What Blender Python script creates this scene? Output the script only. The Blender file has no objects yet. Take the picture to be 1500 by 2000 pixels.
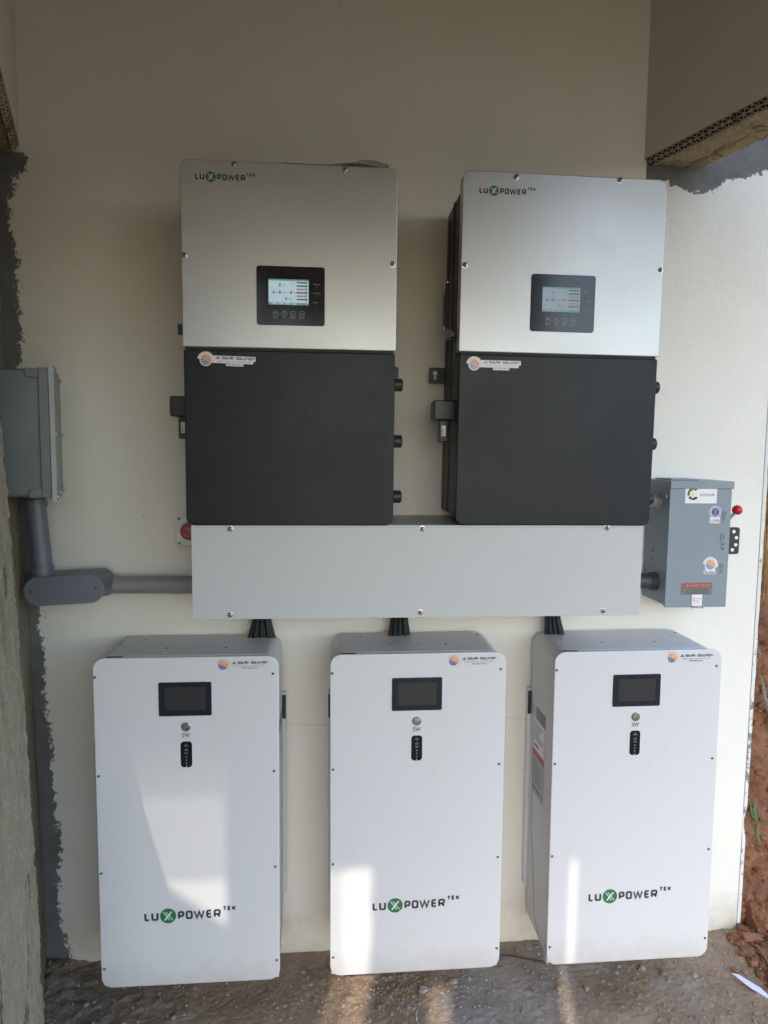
import bpy, bmesh, math, random
from mathutils import Vector, Matrix, noise
S = bpy.context.scene
COL = S.collection
R = math.radians
random.seed(7)

# ------------------------------------------------------------ camera, sky, sun, exposure
FPX = 1339.785; YAW = .0826; PITCH = -.0914; ROLL = .0103
CAM = Vector((.7114, -2.0471, 1.5868))
fwd = Vector((math.sin(YAW)*math.cos(PITCH), math.cos(YAW)*math.cos(PITCH), math.sin(PITCH)))
rt = Vector((math.cos(YAW), -math.sin(YAW), 0)); up = rt.cross(fwd)
r2 = rt*math.cos(ROLL)+up*math.sin(ROLL); u2 = up*math.cos(ROLL)-rt*math.sin(ROLL)
cd = bpy.data.cameras.new('camera'); cam = bpy.data.objects.new('camera', cd); COL.objects.link(cam)
M = Matrix((r2, u2, -fwd)).transposed().to_4x4(); M.translation = CAM
cam.matrix_world = M
cd.sensor_fit = 'VERTICAL'; cd.sensor_height = 36; cd.lens = FPX/2000*36
cd.clip_start = .02; cd.clip_end = 1000
S.camera = cam

SUN_EL = R(40); SUN_AZ = (-.2, -1)          # where the sun stands (x, y)
w = bpy.data.worlds.new('World'); S.world = w; w.use_nodes = True
nt = w.node_tree; bg = nt.nodes['Background']
sky = nt.nodes.new('ShaderNodeTexSky'); sky.sky_type = 'NISHITA'; sky.sun_disc = False
sky.sun_elevation = SUN_EL; sky.sun_rotation = math.atan2(SUN_AZ[0], SUN_AZ[1])
sky.air_density = 1.0; sky.dust_density = 1.0; sky.ozone_density = 1.0
nt.links.new(sky.outputs[0], bg.inputs[0]); bg.inputs[1].default_value = .15
sd = bpy.data.lights.new('sun', 'SUN'); sd.energy = 2.0; sd.angle = R(.53); sd.color = (1, .90, .77)
sun = bpy.data.objects.new('sun', sd); COL.objects.link(sun)
h = math.hypot(*SUN_AZ); sv = Vector((SUN_AZ[0]/h*math.cos(SUN_EL), SUN_AZ[1]/h*math.cos(SUN_EL), math.sin(SUN_EL)))
sun.rotation_euler = sv.to_track_quat('Z', 'Y').to_euler()
S.view_settings.view_transform = 'Standard'; S.view_settings.look = 'None'
S.view_settings.exposure = 1.95; S.view_settings.gamma = 1

def at(px, py, Y=0.):
    """the point of the wall-parallel plane y = Y that the photograph shows at this pixel"""
    d = fwd + r2*((px-750)/FPX) - u2*((py-1000)/FPX)
    return CAM + d*((Y-CAM.y)/d.y)
def atz(px, py, Z=0.):
    d = fwd + r2*((px-750)/FPX) - u2*((py-1000)/FPX)
    return CAM + d*((Z-CAM.z)/d.z)

# ------------------------------------------------------------ materials
MATS = {}
class NB:
    def __init__(s, name):
        s.m = bpy.data.materials.new(name); s.m.use_nodes = True
        s.t = s.m.node_tree; s.p = s.t.nodes['Principled BSDF']; s.tc = s.n('ShaderNodeNewGeometry')
        MATS[name] = s.m; s.obc = None
    def n(s, typ, **k):
        x = s.t.nodes.new(typ)
        for a, b in k.items(): setattr(x, a, b)
        return x
    def l(s, a, b): s.t.links.new(a, b)
    def obj(s):
        if not s.obc: s.obc = s.n('ShaderNodeTexCoord').outputs['Object']
        return s.obc
    def noise(s, scale, detail=4, rough=.55, dist=0, vec=None, stretch=None):
        x = s.n('ShaderNodeTexNoise'); x.inputs['Scale'].default_value = scale
        x.inputs['Detail'].default_value = detail; x.inputs['Roughness'].default_value = rough
        x.inputs['Distortion'].default_value = dist
        v = vec or s.obj()
        if stretch:
            mp = s.n('ShaderNodeMapping'); mp.inputs['Scale'].default_value = stretch; s.l(v, mp.inputs[0]); v = mp.outputs[0]
        s.l(v, x.inputs['Vector']); return x.outputs['Fac']
    def ramp(s, f, *st):
        x = s.n('ShaderNodeValToRGB'); e = x.color_ramp.elements
        while len(e) < len(st): e.new(.5)
        for q, (p, c) in zip(e, st):
            q.position = p; q.color = (c, c, c, 1) if not isinstance(c, tuple) else (*c, 1)
        s.l(f, x.inputs[0]); return x.outputs[0]
    def mix(s, f, a, b, mode='MIX'):
        x = s.n('ShaderNodeMix', data_type='RGBA', blend_type=mode)
        for i, q in ((0, f), (6, a), (7, b)):
            if isinstance(q, tuple): x.inputs[i].default_value = (*q, 1)
            elif isinstance(q, (int, float)): x.inputs[i].default_value = q
            else: s.l(q, x.inputs[i])
        return x.outputs[2]
    def math(s, op, a, b=0., c=None):
        x = s.n('ShaderNodeMath', operation=op)
        for i, q in enumerate((a, b) if c is None else (a, b, c)):
            if isinstance(q, (int, float)): x.inputs[i].default_value = q
            else: s.l(q, x.inputs[i])
        return x.outputs[0]
    def bump(s, h, strength=.5, dist=.002, prev=None):
        x = s.n('ShaderNodeBump'); x.inputs['Strength'].default_value = strength; x.inputs['Distance'].default_value = dist
        s.l(h, x.inputs['Height'])
        if prev: s.l(prev, x.inputs['Normal'])
        s.l(x.outputs[0], s.p.inputs['Normal']); return x.outputs[0]
    def set(s, color=None, rough=None, metal=None, spec=None):
        for k, q in (('Base Color', color), ('Roughness', rough), ('Metallic', metal), ('Specular IOR Level', spec)):
            if q is None: continue
            if isinstance(q, tuple): s.p.inputs[k].default_value = (*q, 1)
            elif isinstance(q, (int, float)): s.p.inputs[k].default_value = q
            else: s.l(q, s.p.inputs[k])
        return s

def simple(name, col, rough=.5, metal=0, spec=.5, var=.06, vs=9., bump=None):
    b = NB(name)
    f = b.noise(vs, 5, .6)
    lo = tuple(max(0, c*(1-var)) for c in col); hi = tuple(min(1, c*(1+var)) for c in col)
    b.set(b.mix(b.ramp(f, (.3, 0.), (.7, 1.)), lo, hi), None, metal, spec)
    g = b.noise(vs*3.1, 4, .6)
    if var == 0: b.set(col, rough); return b.m
    b.l(b.ramp(g, (.3, max(0, rough-.06)), (.7, min(1, rough+.06))), b.p.inputs['Roughness'])
    if bump: b.bump(b.noise(bump[0], 3, .5), bump[1], bump[2])
    return b.m
def flat(name, col, rough=.45, emit=0):
    b = NB(name); b.set(col, rough)
    if emit:
        b.p.inputs['Emission Color'].default_value = (*col, 1); b.p.inputs['Emission Strength'].default_value = emit
    return b.m

b = NB('white_enamel')
sx = b.n('ShaderNodeSeparateXYZ'); b.l(b.obj(), sx.inputs[0])
du = b.ramp(b.math('SUBTRACT', b.math('MULTIPLY', b.noise(16, 7, .7), .16), sx.outputs[2]), (.0, 0.), (.10, .45))
sm = b.ramp(b.noise(6, 7, .7, .8, stretch=(1, 1, .5)), (.60, 0.), (.72, .10))
sp_ = b.ramp(b.noise(150, 2, .5), (.755, 0.), (.78, .35))
k = b.mix(b.math('MAXIMUM', b.math('MAXIMUM', du, sm), sp_), (.66, .648, .645), (.45, .39, .32))
b.set(k, .38, 0, .5); b.l(b.ramp(b.noise(4, 5, .6), (.3, .33), (.7, .45)), b.p.inputs['Roughness']); b.bump(b.noise(900, 3, .5), .08, .0004)
simple('white_enamel_body', (.62, .61, .605), .40, var=.02, vs=3, bump=(900, .08, .0004))
simple('trough_grey', (.54, .54, .53), .42, var=.02, vs=4, bump=(700, .06, .0004))
simple('trough_box_grey', (.44, .45, .45), .45, .1, var=.04, vs=6)
simple('black_plastic', (.018, .018, .019), .42, var=.2)
simple('black_metal', (.022, .022, .023), .45, var=.15, bump=(600, .1, .0004))
simple('screw_steel', (.55, .54, .52), .28, 1, var=.1, vs=60)
simple('screw_dark', (.16, .16, .16), .4, .8, var=.2, vs=60)
simple('steel_button', (.50, .49, .47), .25, 1, var=.05, vs=60)
simple('chrome', (.8, .8, .8), .12, 1, var=.03)
simple('pvc_grey', (.15, .16, .185), .42, var=.08, vs=14)
simple('pvc_light', (.27, .255, .25), .30, var=0)
simple('pvc_dark', (.05, .055, .065), .42, var=.08, vs=14)
simple('switch_paint', (.235, .275, .30), .42, var=.04, vs=6, bump=(500, .08, .0004))
simple('box_paint', (.095, .104, .106), .45, var=.08, vs=5)
simple('box_lid', (.30, .31, .29), .5, var=.05, vs=5)
simple('red_plastic', (.55, .015, .012), .25, var=.05)
simple('red_dull', (.40, .07, .065), .4, var=.08)
simple('estop_plate', (.55, .55, .53), .4, .5, var=.08)
simple('cable_black', (.007, .007, .009), .55, var=.2)
simple('cable_orange', (.75, .18, .02), .5)
simple('glass_black', (.009, .009, .012), .14, spec=.4, var=.0)
simple('glass_navy', (.012, .014, .024), .25, var=.0)
simple('lcd_off', (.032, .031, .033), .3, var=.0)
simple('seam_dark', (.03, .03, .032), .7)
simple('seam_grey', (.25, .25, .27), .6)
simple('paper', (.82, .80, .84), .5, var=.05)
simple('brick_red', (.30, .13, .07), .9, var=.2, vs=60, bump=(200, .5, .002))
simple('stone_tan', (.28, .20, .13), .9, var=.2, vs=50, bump=(200, .5, .002))
simple('stone_grey', (.30, .28, .26), .9, var=.2, vs=50, bump=(200, .5, .002))
simple('root_skin', (.20, .16, .12), .8, var=.35, vs=45)
simple('straw', (.42, .27, .08), .8, var=.3, vs=30)
simple('leaf_green', (.07, .12, .03), .6, var=.3, vs=40)
simple('shard_white', (.75, .78, .85), .4, var=.04)
simple('timber', (.32, .22, .12), .8, var=.25, vs=12, bump=(90, .4, .002))
flat('ink_dark', (.035, .035, .05)); flat('ink_green', (.02, .16, .055)); flat('ink_white', (.8, .8, .8))
flat('ink_navy', (.02, .02, .12)); flat('ink_red', (.55, .06, .04)); flat('ink_orange', (.75, .28, .08))
flat('ink_orange2', (.80, .42, .22)); flat('ink_blue', (.02, .08, .42)); flat('ink_purple', (.06, .03, .20))
flat('ink_lilac', (.30, .22, .42)); flat('ink_grey', (.10, .10, .10)); flat('ink_yellow', (.85, .75, .12))
flat('ink_warn', (.42, .06, .03)); flat('ink_khaki', (.17, .18, .15)); flat('ink_pale', (.4, .4, .42))
flat('panel_print', (.38, .38, .40)); flat('sticker_white', (.80, .79, .80), .35)
flat('tint', (.12, .2, .26))

# silver anodised cover
b = NB('silver_cover')
f = b.noise(2.2, 4, .6); g = b.noise(9, 5, .65, .3)
c = b.mix(b.ramp(f, (.3, 0.), (.75, 1.)), (.47, .475, .48), (.51, .515, .52))
c = b.mix(b.ramp(g, (.62, 0.), (.72, .16)), c, (.36, .35, .33))
b.set(c, None, .55); b.l(b.ramp(b.noise(5, 4, .6), (.3, .32), (.7, .39)), b.p.inputs['Roughness'])
b.bump(b.noise(1500, 2, .5), .12, .0003)
# black powder coat with hand smears
b = NB('black_cover')
g = b.noise(3.3, 5, .6, .6); g2 = b.noise(14, 5, .7, .3, stretch=(1, 1, .35))
m1 = b.ramp(g, (.50, 0.), (.62, .8)); m2 = b.ramp(g2, (.55, 0.), (.7, .6))
mm = b.math('MAXIMUM', m1, m2)
b.set(b.mix(mm, (.009, .0102, .0135), (.016, .0165, .018)), None, 0, .30)
b.l(b.math('MULTIPLY_ADD', mm, .10, .40), b.p.inputs['Roughness'])
b.bump(b.noise(1100, 2, .5), .2, .0004)

def curve(b, src, pts, lo, hi):
    """Float curve through pts (u, v) given in metres; src is a value in metres; lo/hi bound u and v to [lo, hi]"""
    fc = b.n('ShaderNodeFloatCurve'); cm = fc.mapping; cu = cm.curves[0]
    (u0, u1), (v0, v1) = lo, hi
    P = [((u-u0)/(u1-u0), (v-v0)/(v1-v0)) for u, v in sorted(pts)]
    while len(cu.points) < len(P): cu.points.new(.5, .5)
    for q, p in zip(cu.points, P): q.location = p; q.handle_type = 'VECTOR'
    cm.update()
    b.l(b.math('DIVIDE', b.math('SUBTRACT', src, u0), u1-u0), fc.inputs['Value'])
    return b.math('ADD', b.math('MULTIPLY', fc.outputs[0], v1-v0), v0)

# painted wall with bare cement along its left edge and under the right beam
b = NB('wall_paint')
sx = b.n('ShaderNodeSeparateXYZ'); b.l(b.obj(), sx.inputs[0]); X, Z = sx.outputs[0], sx.outputs[2]
Lp = [(-10, 292), (52, 292), (57, 325), (27, 352), (26, 380), (16, 385), (20, 450), (32, 490), (33, 540), (38, 600), (45, 680), (38, 715), (38, 760),
      (60, 1000), (78, 1185), (80, 1240), (88, 1300), (90, 1380), (104, 1470), (107, 1595), (117, 1612), (115, 1700), (118, 1800), (136, 1850), (138, 1880)]
edge = []
for px, py in Lp[1:]:
    q = at(px, py); edge.append((q.z, q.x))
edge += [(edge[0][0]+.006, -.4), (-.2, -.05), (3.2, -.4)]
e1 = curve(b, Z, edge, (-.25, 3.25), (-.5, .1))
rag = b.math('MULTIPLY', b.math('SUBTRACT', b.noise(26, 12, .80), .5), .12)
rag = b.math('ADD', rag, b.math('MULTIPLY', b.math('SUBTRACT', b.noise(130, 5, .7, stretch=(1, 1, .6)), .5), .045))
mL = b.math('GREATER_THAN', b.math('SUBTRACT', b.math('ADD', e1, rag), X), 0)
Rp = [(1256, 368), (1300, 352), (1312, 362), (1340, 374), (1370, 378), (1400, 370), (1415, 356), (1440, 350), (1470, 342), (1500, 334)]
e2p = []
for px, py in Rp:
    q = at(px, py); e2p.append((q.x, q.z))
e2p[0] = (1.646, e2p[0][1])
e2p += [(1.644, 3.15), (1.0, 3.15), (2.4, e2p[-1][1])]
e2 = curve(b, X, e2p, (.9, 2.5), (2.2, 3.2))
mR = b.math('GREATER_THAN', b.math('SUBTRACT', b.math('ADD', Z, b.math('MULTIPLY', b.math('SUBTRACT', b.noise(34, 9, .72, stretch=(1, 1, 1.6)), .5), .10)), e2), 0)
mC = b.math('MAXIMUM', mL, mR)
pv = b.noise(2.0, 5, .6)
paint = b.mix(b.ramp(pv, (.3, 0.), (.7, 1.)), (.77, .72, .62), (.82, .78, .70))
# dust kicked up near the ground, pinholes, scuffs
dz = b.math('SUBTRACT', b.math('MULTIPLY', b.noise(11, 6, .7), .30), Z)
dust = b.ramp(dz, (.0, 0.), (.22, .75))
paint = b.mix(dust, paint, (.42, .33, .22))
sp = b.ramp(b.noise(210, 2, .5, stretch=(1, 1, .55)), (.70, 0.), (.735, .55))
spz = b.ramp(b.noise(3.5, 3, .5), (.42, .15), (.62, 1.))
paint = b.mix(b.math('MULTIPLY', sp, spz), paint, (.22, .19, .16))
sc = b.ramp(b.noise(40, 3, .5, 1.5, stretch=(1.6, 1, .7)), (.765, 0.), (.79, .8))
paint = b.mix(sc, paint, (.16, .13, .11))
cem = b.mix(b.ramp(b.noise(14, 7, .65), (.3, 0.), (.7, 1.)), (.13, .127, .117), (.205, .20, .19))
b.set(b.mix(mC, paint, cem), .62, 0, .3)
b.l(b.math('MULTIPLY_ADD', mC, .3, .58), b.p.inputs['Roughness'])
hgt = b.math('ADD', b.math('MULTIPLY', b.noise(170, 5, .65), 1.0), b.math('MULTIPLY', b.noise(38, 3, .5), .8))
hgt = b.math('SUBTRACT', hgt, b.math('MULTIPLY', mC, 1.2))
n1 = b.bump(hgt, .4, .0026)
b.bump(b.noise(4.5, 3, .5), .35, .012, n1)

# paint on beams and ceiling
b = NB('beam_paint')
b.set(b.mix(b.ramp(b.noise(2.5, 5, .6), (.3, 0.), (.7, 1.)), (.74, .68, .63), (.80, .74, .69)), .65, 0, .3)
b.bump(b.noise(130, 4, .6), .4, .003)
# rough mortar
def mortar(name, a, c, stain, sc=9, bs=.9):
    b = NB(name)
    f = b.noise(sc, 8, .68, .3); g = b.noise(sc*.6, 6, .7, .8, stretch=(1, 1, .4)); s3 = b.noise(sc*16, 3, .6)
    k = b.mix(b.ramp(f, (.3, 0.), (.7, 1.)), a, c)
    k = b.mix(b.ramp(g, (.56, 0.), (.68, .75)), k, stain)
    k = b.mix(b.ramp(s3, (.58, 0.), (.66, .6)), k, tuple(x*.45 for x in a)); k = b.mix(b.ramp(s3, (.34, .5), (.42, 0.)), k, tuple(min(.8, x*1.5) for x in c))
    cr = b.math('ABSOLUTE', b.math('SUBTRACT', b.noise(3.2, 3, .5, .3, stretch=(1, 1, .22)), .5))
    cm = b.ramp(cr, (.0, 1.), (.009, 0.)); k = b.mix(b.math('MULTIPLY', cm, .75), k, (.05, .045, .04))
    b.set(k, .9, 0, .2)
    b.bump(b.math('ADD', b.noise(sc*22, 4, .65), b.math('MULTIPLY', f, 2.)), bs, .004)
    return b.m
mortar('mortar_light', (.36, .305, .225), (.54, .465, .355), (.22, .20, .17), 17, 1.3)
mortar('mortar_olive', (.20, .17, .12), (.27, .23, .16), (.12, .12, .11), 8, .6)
mortar('soffit_raw', (.33, .26, .17), (.46, .38, .26), (.13, .12, .11), 7, .9)
mortar('slab_raw', (.20, .18, .14), (.27, .24, .19), (.12, .11, .10), 7, .5)
mortar('lath_metal', (.45, .38, .28), (.55, .47, .36), (.3, .25, .2), 20, .3)
simple('lath_hollow', (.045, .035, .035), .9)

# ground: trodden soil over old concrete
b = NB('ground_soil')
ps = b.tc.outputs['Position']; sx = b.n('ShaderNodeSeparateXYZ'); b.l(ps, sx.inputs[0])
f = b.noise(7, 8, .7, .4, vec=ps); g = b.noise(60, 5, .7, vec=ps); cc = b.noise(2.4, 5, .6, .3, vec=ps)
fg = b.noise(420, 3, .7, vec=ps)
soil = b.mix(b.ramp(f, (.3, 0.), (.72, 1.)), (.23, .165, .108), (.40, .295, .20))
conc = b.mix(b.ramp(f, (.3, 0.), (.72, 1.)), (.25, .235, .215), (.38, .36, .33))
mk = b.math('ADD', cc, b.math('MULTIPLY', b.math('SINE', b.math('MULTIPLY', b.math('SUBTRACT', sx.outputs[0], .9), 3.2)), .10))
k = b.mix(b.ramp(mk, (.56, 0.), (.70, .8)), soil, conc)
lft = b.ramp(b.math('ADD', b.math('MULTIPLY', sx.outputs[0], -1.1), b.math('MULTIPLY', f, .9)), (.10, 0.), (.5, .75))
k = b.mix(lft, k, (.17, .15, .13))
k = b.mix(b.ramp(g, (.58, 0.), (.66, .7)), k, (.50, .43, .35))
k = b.mix(b.ramp(g, (.32, .5), (.38, 0.)), k, (.10, .075, .055))
k = b.mix(b.ramp(fg, (.56, 0.), (.66, .6)), k, (.09, .068, .05)); k = b.mix(b.ramp(fg, (.34, .6), (.44, 0.)), k, (.52, .44, .35))
b.set(k, 1.0, 0, .05)
b.bump(b.math('ADD', b.noise(300, 5, .8, vec=ps), b.math('MULTIPLY', g, .4)), .6, .0018)
simple('turf', (.080, .068, .036), .9, var=.4, vs=3)
# red clay
b = NB('clay')
ps = b.tc.outputs['Position']
f = b.noise(9, 8, .7, .4, vec=ps); g = b.noise(55, 5, .7, vec=ps)
k = b.mix(b.ramp(f, (.3, 0.), (.7, 1.)), (.15, .062, .034), (.31, .15, .082))
k = b.mix(b.ramp(b.noise(3, 5, .6, vec=ps), (.52, 0.), (.66, .7)), k, (.10, .06, .04))
k = b.mix(b.ramp(g, (.60, 0.), (.70, .5)), k, (.48, .30, .18))
b.set(k, .95, 0, .15); b.bump(b.math('ADD', b.noise(140, 5, .7, vec=ps), g), .9, .005)
# peeling bead at the wall's end
b = NB('bead_paint')
f = b.noise(30, 8, .7, .5); zz = b.n('ShaderNodeSeparateXYZ'); b.l(b.obj(), zz.inputs[0])
band = b.ramp(b.math('ABSOLUTE', b.math('SUBTRACT', zz.outputs[2], .62)), (.0, .16), (.40, 0.))
pe = b.ramp(b.math('ADD', f, band), (.60, 0.), (.63, 1.))
b.set(b.mix(pe, (.70, .69, .66), (.22, .23, .22)), .7); b.bump(b.math('SUBTRACT', b.noise(200, 3, .5), pe), .5, .001)
# clear sleeve film
b = NB('clear_film'); b.set((.55, .52, .48), .25); b.p.inputs['Alpha'].default_value = .45
for nm, col, e in (('lcd_lit', (.50, .66, .74), .17), ('lcd_dim', (.40, .50, .60), .115), ('lcd_green', (.16, .34, .22), .14), ('lcd_red', (.5, .25, .2), .14), ('lcd_ink', (.20, .28, .28), .12), ('led_white', (.5, .5, .52), .10)):
    flat(nm, col, .4, e)
    MATS[nm].node_tree.nodes['Principled BSDF'].inputs['Base Color'].default_value = (*[q*.2 for q in col], 1)

# ------------------------------------------------------------ object helpers
def prop(o, label=None, cat=None, group=None, kind=None):
    if label: o['label'] = label
    if cat: o['category'] = cat
    if group: o['group'] = group
    if kind: o['kind'] = kind
    return o
def empty(name, loc, label, cat, group=None, rot=(0, 0, 0)):
    o = bpy.data.objects.new(name, None); COL.objects.link(o); o.location = loc; o.rotation_euler = rot
    o.empty_display_size = .05
    return prop(o, label, cat, group)
def link(name, me, mats, parent=None, loc=(0, 0, 0), rot=(0, 0, 0), smooth=35):
    for m in ([mats] if isinstance(mats, str) else mats): me.materials.append(MATS[m])
    if smooth:
        me.shade_smooth(); me.set_sharp_from_angle(angle=R(smooth))
    o = bpy.data.objects.new(name, me); COL.objects.link(o); o.parent = parent; o.location = loc; o.rotation_euler = rot
    return o
def fin(bm, name):
    me = bpy.data.meshes.new(name); bm.normal_update(); bm.to_mesh(me); bm.free(); return me
def dup(root, loc, rot, label, group=None):
    r = root.copy(); COL.objects.link(r); r.location = loc; r.rotation_euler = rot; r['label'] = label
    if group: r['group'] = group
    for ch in list(root.children):
        c = ch.copy(); COL.objects.link(c); c.parent = r
        for g in list(ch.children):
            d = g.copy(); COL.objects.link(d); d.parent = c
    return r
def outline(x0, z0, x1, z1, rad, seg=8):
    """rounded rectangle, counter-clockwise seen from -y; rad = one value or (bl, br, tr, tl)"""
    if not isinstance(rad, tuple): rad = (rad,)*4
    P = []
    for (cx, cz, sx_, sz_, a0), r in zip(((x0, z0, 1, 1, 180), (x1, z0, -1, 1, 270), (x1, z1, -1, -1, 0), (x0, z1, 1, -1, 90)), rad):
        if r <= 1e-6: P.append((cx, cz)); continue
        for i in range(seg+1):
            a = R(a0+90*i/seg); P.append((cx+sx_*r+r*math.cos(a), cz+sz_*r+r*math.sin(a)))
    return P
def inset(P, d):
    n = len(P); out = []
    for i in range(n):
        a, p, c = Vector(P[i-1]), Vector(P[i]), Vector(P[(i+1) % n])
        e1 = (p-a).normalized(); e2 = (c-p).normalized()
        n1 = Vector((-e1.y, e1.x)); n2 = Vector((-e2.y, e2.x)); m = (n1+n2)
        m = m/max(m.length_squared, .2)*2
        out.append(tuple(p+m*d))
    return out
def prism(bm, P, yb, yf, bev=.0015, mat=0, capback=True):
    """outline P (x, z) from y = yb (back) to y = yf (front), front edge rounded by bev"""
    rings = [(P, yb)]
    if bev:
        rings += [(P, yf+bev*1.5), (P, yf+bev), (inset(P, bev*.3), yf+bev*.3), (inset(P, bev), yf), (inset(P, bev*1.3), yf)]
    else: rings.append((P, yf))
    R_ = [[bm.verts.new((x, y, z)) for x, z in p] for p, y in rings]; n = len(P)
    for a, c in zip(R_, R_[1:]):
        for i in range(n):
            j = (i+1) % n; f = bm.faces.new((a[i], a[j], c[j], c[i])); f.material_index = mat
    f = bm.faces.new(R_[-1]); f.material_index = mat
    if capback: f = bm.faces.new(list(reversed(R_[0]))); f.material_index = mat
def rbox(name, x0, z0, x1, z1, yb, yf, mat, parent=None, rad=0., bev=.0015, seg=8, loc=(0, 0, 0), rot=(0, 0, 0)):
    bm = bmesh.new(); prism(bm, outline(x0, z0, x1, z1, rad, seg), yb, yf, bev)
    return link(name, fin(bm, name), mat, parent, loc, rot)
def lathe(bm, prof, M_=Matrix(), n=20, mat=0):
    """profile (r, t): t runs along local -y (towards the viewer) from the origin"""
    rings = []
    for r, t in prof:
        if r < 1e-7: rings.append([bm.verts.new(M_ @ Vector((0, -t, 0)))])
        else: rings.append([bm.verts.new(M_ @ Vector((r*math.cos(2*math.pi*i/n), -t, r*math.sin(2*math.pi*i/n)))) for i in range(n)])
    for a, c in zip(rings, rings[1:]):
        for i in range(n):
            j = (i+1) % n
            if len(a) == 1 and len(c) == 1: continue
            if len(a) == 1: f = bm.faces.new((a[0], c[j], c[i]))
            elif len(c) == 1: f = bm.faces.new((a[i], a[j], c[0]))
            else: f = bm.faces.new((a[i], a[j], c[j], c[i]))
            f.material_index = mat
def tube(bm, pts, r, n=12, mat=0, cap=True):
    pts = [Vector(p) for p in pts]; rings = []; prev = None
    for i, p in enumerate(pts):
        t = (pts[min(i+1, len(pts)-1)]-pts[max(i-1, 0)]).normalized()
        a = prev-t*prev.dot(t) if prev else (Vector((0, 0, 1)) if abs(t.z) < .9 else Vector((1, 0, 0))).cross(t)
        a.normalize(); prev = a; c = t.cross(a); rr = r[i] if isinstance(r, (list, tuple)) else r
        rings.append([bm.verts.new(p+(a*math.cos(2*math.pi*k/n)+c*math.sin(2*math.pi*k/n))*rr) for k in range(n)])
    for a, c in zip(rings, rings[1:]):
        for k in range(n):
            f = bm.faces.new((a[k], a[(k+1) % n], c[(k+1) % n], c[k])); f.material_index = mat
    if cap:
        bm.faces.new(list(reversed(rings[0]))).material_index = mat; bm.faces.new(rings[-1]).material_index = mat
def spline(P, n=8):
    P = [Vector(p) for p in P]; out = []
    for i in range(len(P)-1):
        a, p, q, c = P[max(i-1, 0)], P[i], P[i+1], P[min(i+2, len(P)-1)]
        for k in range(n):
            t = k/n; out.append(.5*((2*p)+(q-a)*t+(2*a-5*p+4*q-c)*t*t+(3*p-a-3*q+c)*t**3))
    return out+[P[-1]]
def slab(bm, x0, y0, z0, x1, y1, z1, mat=0, T=None):
    V = [Vector((x, y, z)) for x in (x0, x1) for y in (y0, y1) for z in (z0, z1)]
    if T: V = [T @ v for v in V]
    V = [bm.verts.new(v) for v in V]
    for q in ((0, 1, 3, 2), (4, 6, 7, 5), (0, 4, 5, 1), (2, 3, 7, 6), (0, 2, 6, 4), (1, 5, 7, 3)):
        bm.faces.new([V[i] for i in q]).material_index = mat
def place(name, build, mats, parent, loc=(0, 0, 0), rot=(0, 0, 0), smooth=35):
    bm = bmesh.new(); build(bm); bmesh.ops.recalc_face_normals(bm, faces=bm.faces); return link(name, fin(bm, name), mats, parent, loc, rot, smooth)

# screws: one mesh, many objects
def screw_mesh(r, mats, name):
    bm = bmesh.new()
    lathe(bm, [(r*1.25, 0), (r*1.25, .0006), (r, .0008), (r*.97, r*.35), (r*.75, r*.62), (r*.42, r*.75), (r*.36, r*.45), (0, r*.40)], n=18)
    for a in (0, 90):
        slab(bm, -r*.5, -r*.80, -r*.09, r*.5, -r*.5, r*.09, 1, Matrix.Rotation(R(a+20), 4, 'Y'))
    bmesh.ops.recalc_face_normals(bm, faces=bm.faces)
    me = fin(bm, name)
    for m in mats: me.materials.append(MATS[m])
    me.shade_smooth(); me.set_sharp_from_angle(angle=R(40)); return me
SC_BIG = screw_mesh(.0062, ('screw_steel', 'seam_dark'), 'screw'); SC_SM = screw_mesh(.0030, ('screw_dark', 'seam_dark'), 'screw')
def screw(me, loc, parent, rot=(0, 0, 0)):
    o = bpy.data.objects.new('screw', me); COL.objects.link(o); o.parent = parent; o.location = loc
    o.rotation_euler = rot if any(rot) else (0, random.uniform(0, 3), 0); return o

# ------------------------------------------------------------ flat artwork (stickers, prints, screens)
TXT = {}
def text_polys(s):
    if s in TXT: return TXT[s]
    c = bpy.data.curves.new('t', 'FONT'); c.body = s; c.size = 1; c.resolution_u = 3
    o = bpy.data.objects.new('t', c); COL.objects.link(o); bpy.context.view_layer.update()
    me = bpy.data.meshes.new_from_object(o.evaluated_get(bpy.context.evaluated_depsgraph_get()))
    V = [(v.co.x, v.co.y) for v in me.vertices]; F = [tuple(p.vertices) for p in me.polygons]
    bpy.data.objects.remove(o); bpy.data.meshes.remove(me)
    x0 = min(v[0] for v in V); x1 = max(v[0] for v in V); y0 = min(v[1] for v in V); y1 = max(v[1] for v in V)
    TXT[s] = ([((x-x0)/(x1-x0), (y-y0)/(y1-y0)) for x, y in V], F); return TXT[s]
def rounded(P, r, seg=4):
    if r <= 0 or len(P) < 3: return P
    out = [P[0]]
    for a, p, c in zip(P, P[1:], P[2:]):
        a, p, c = Vector(a), Vector(p), Vector(c)
        d = min(r, (p-a).length*.5, (c-p).length*.5); s = p+(a-p).normalized()*d; e = p+(c-p).normalized()*d
        for i in range(seg+1):
            t = i/seg; out.append(tuple(s*(1-t)**2+p*2*t*(1-t)+e*t*t))
    return out+[P[-1]]
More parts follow.
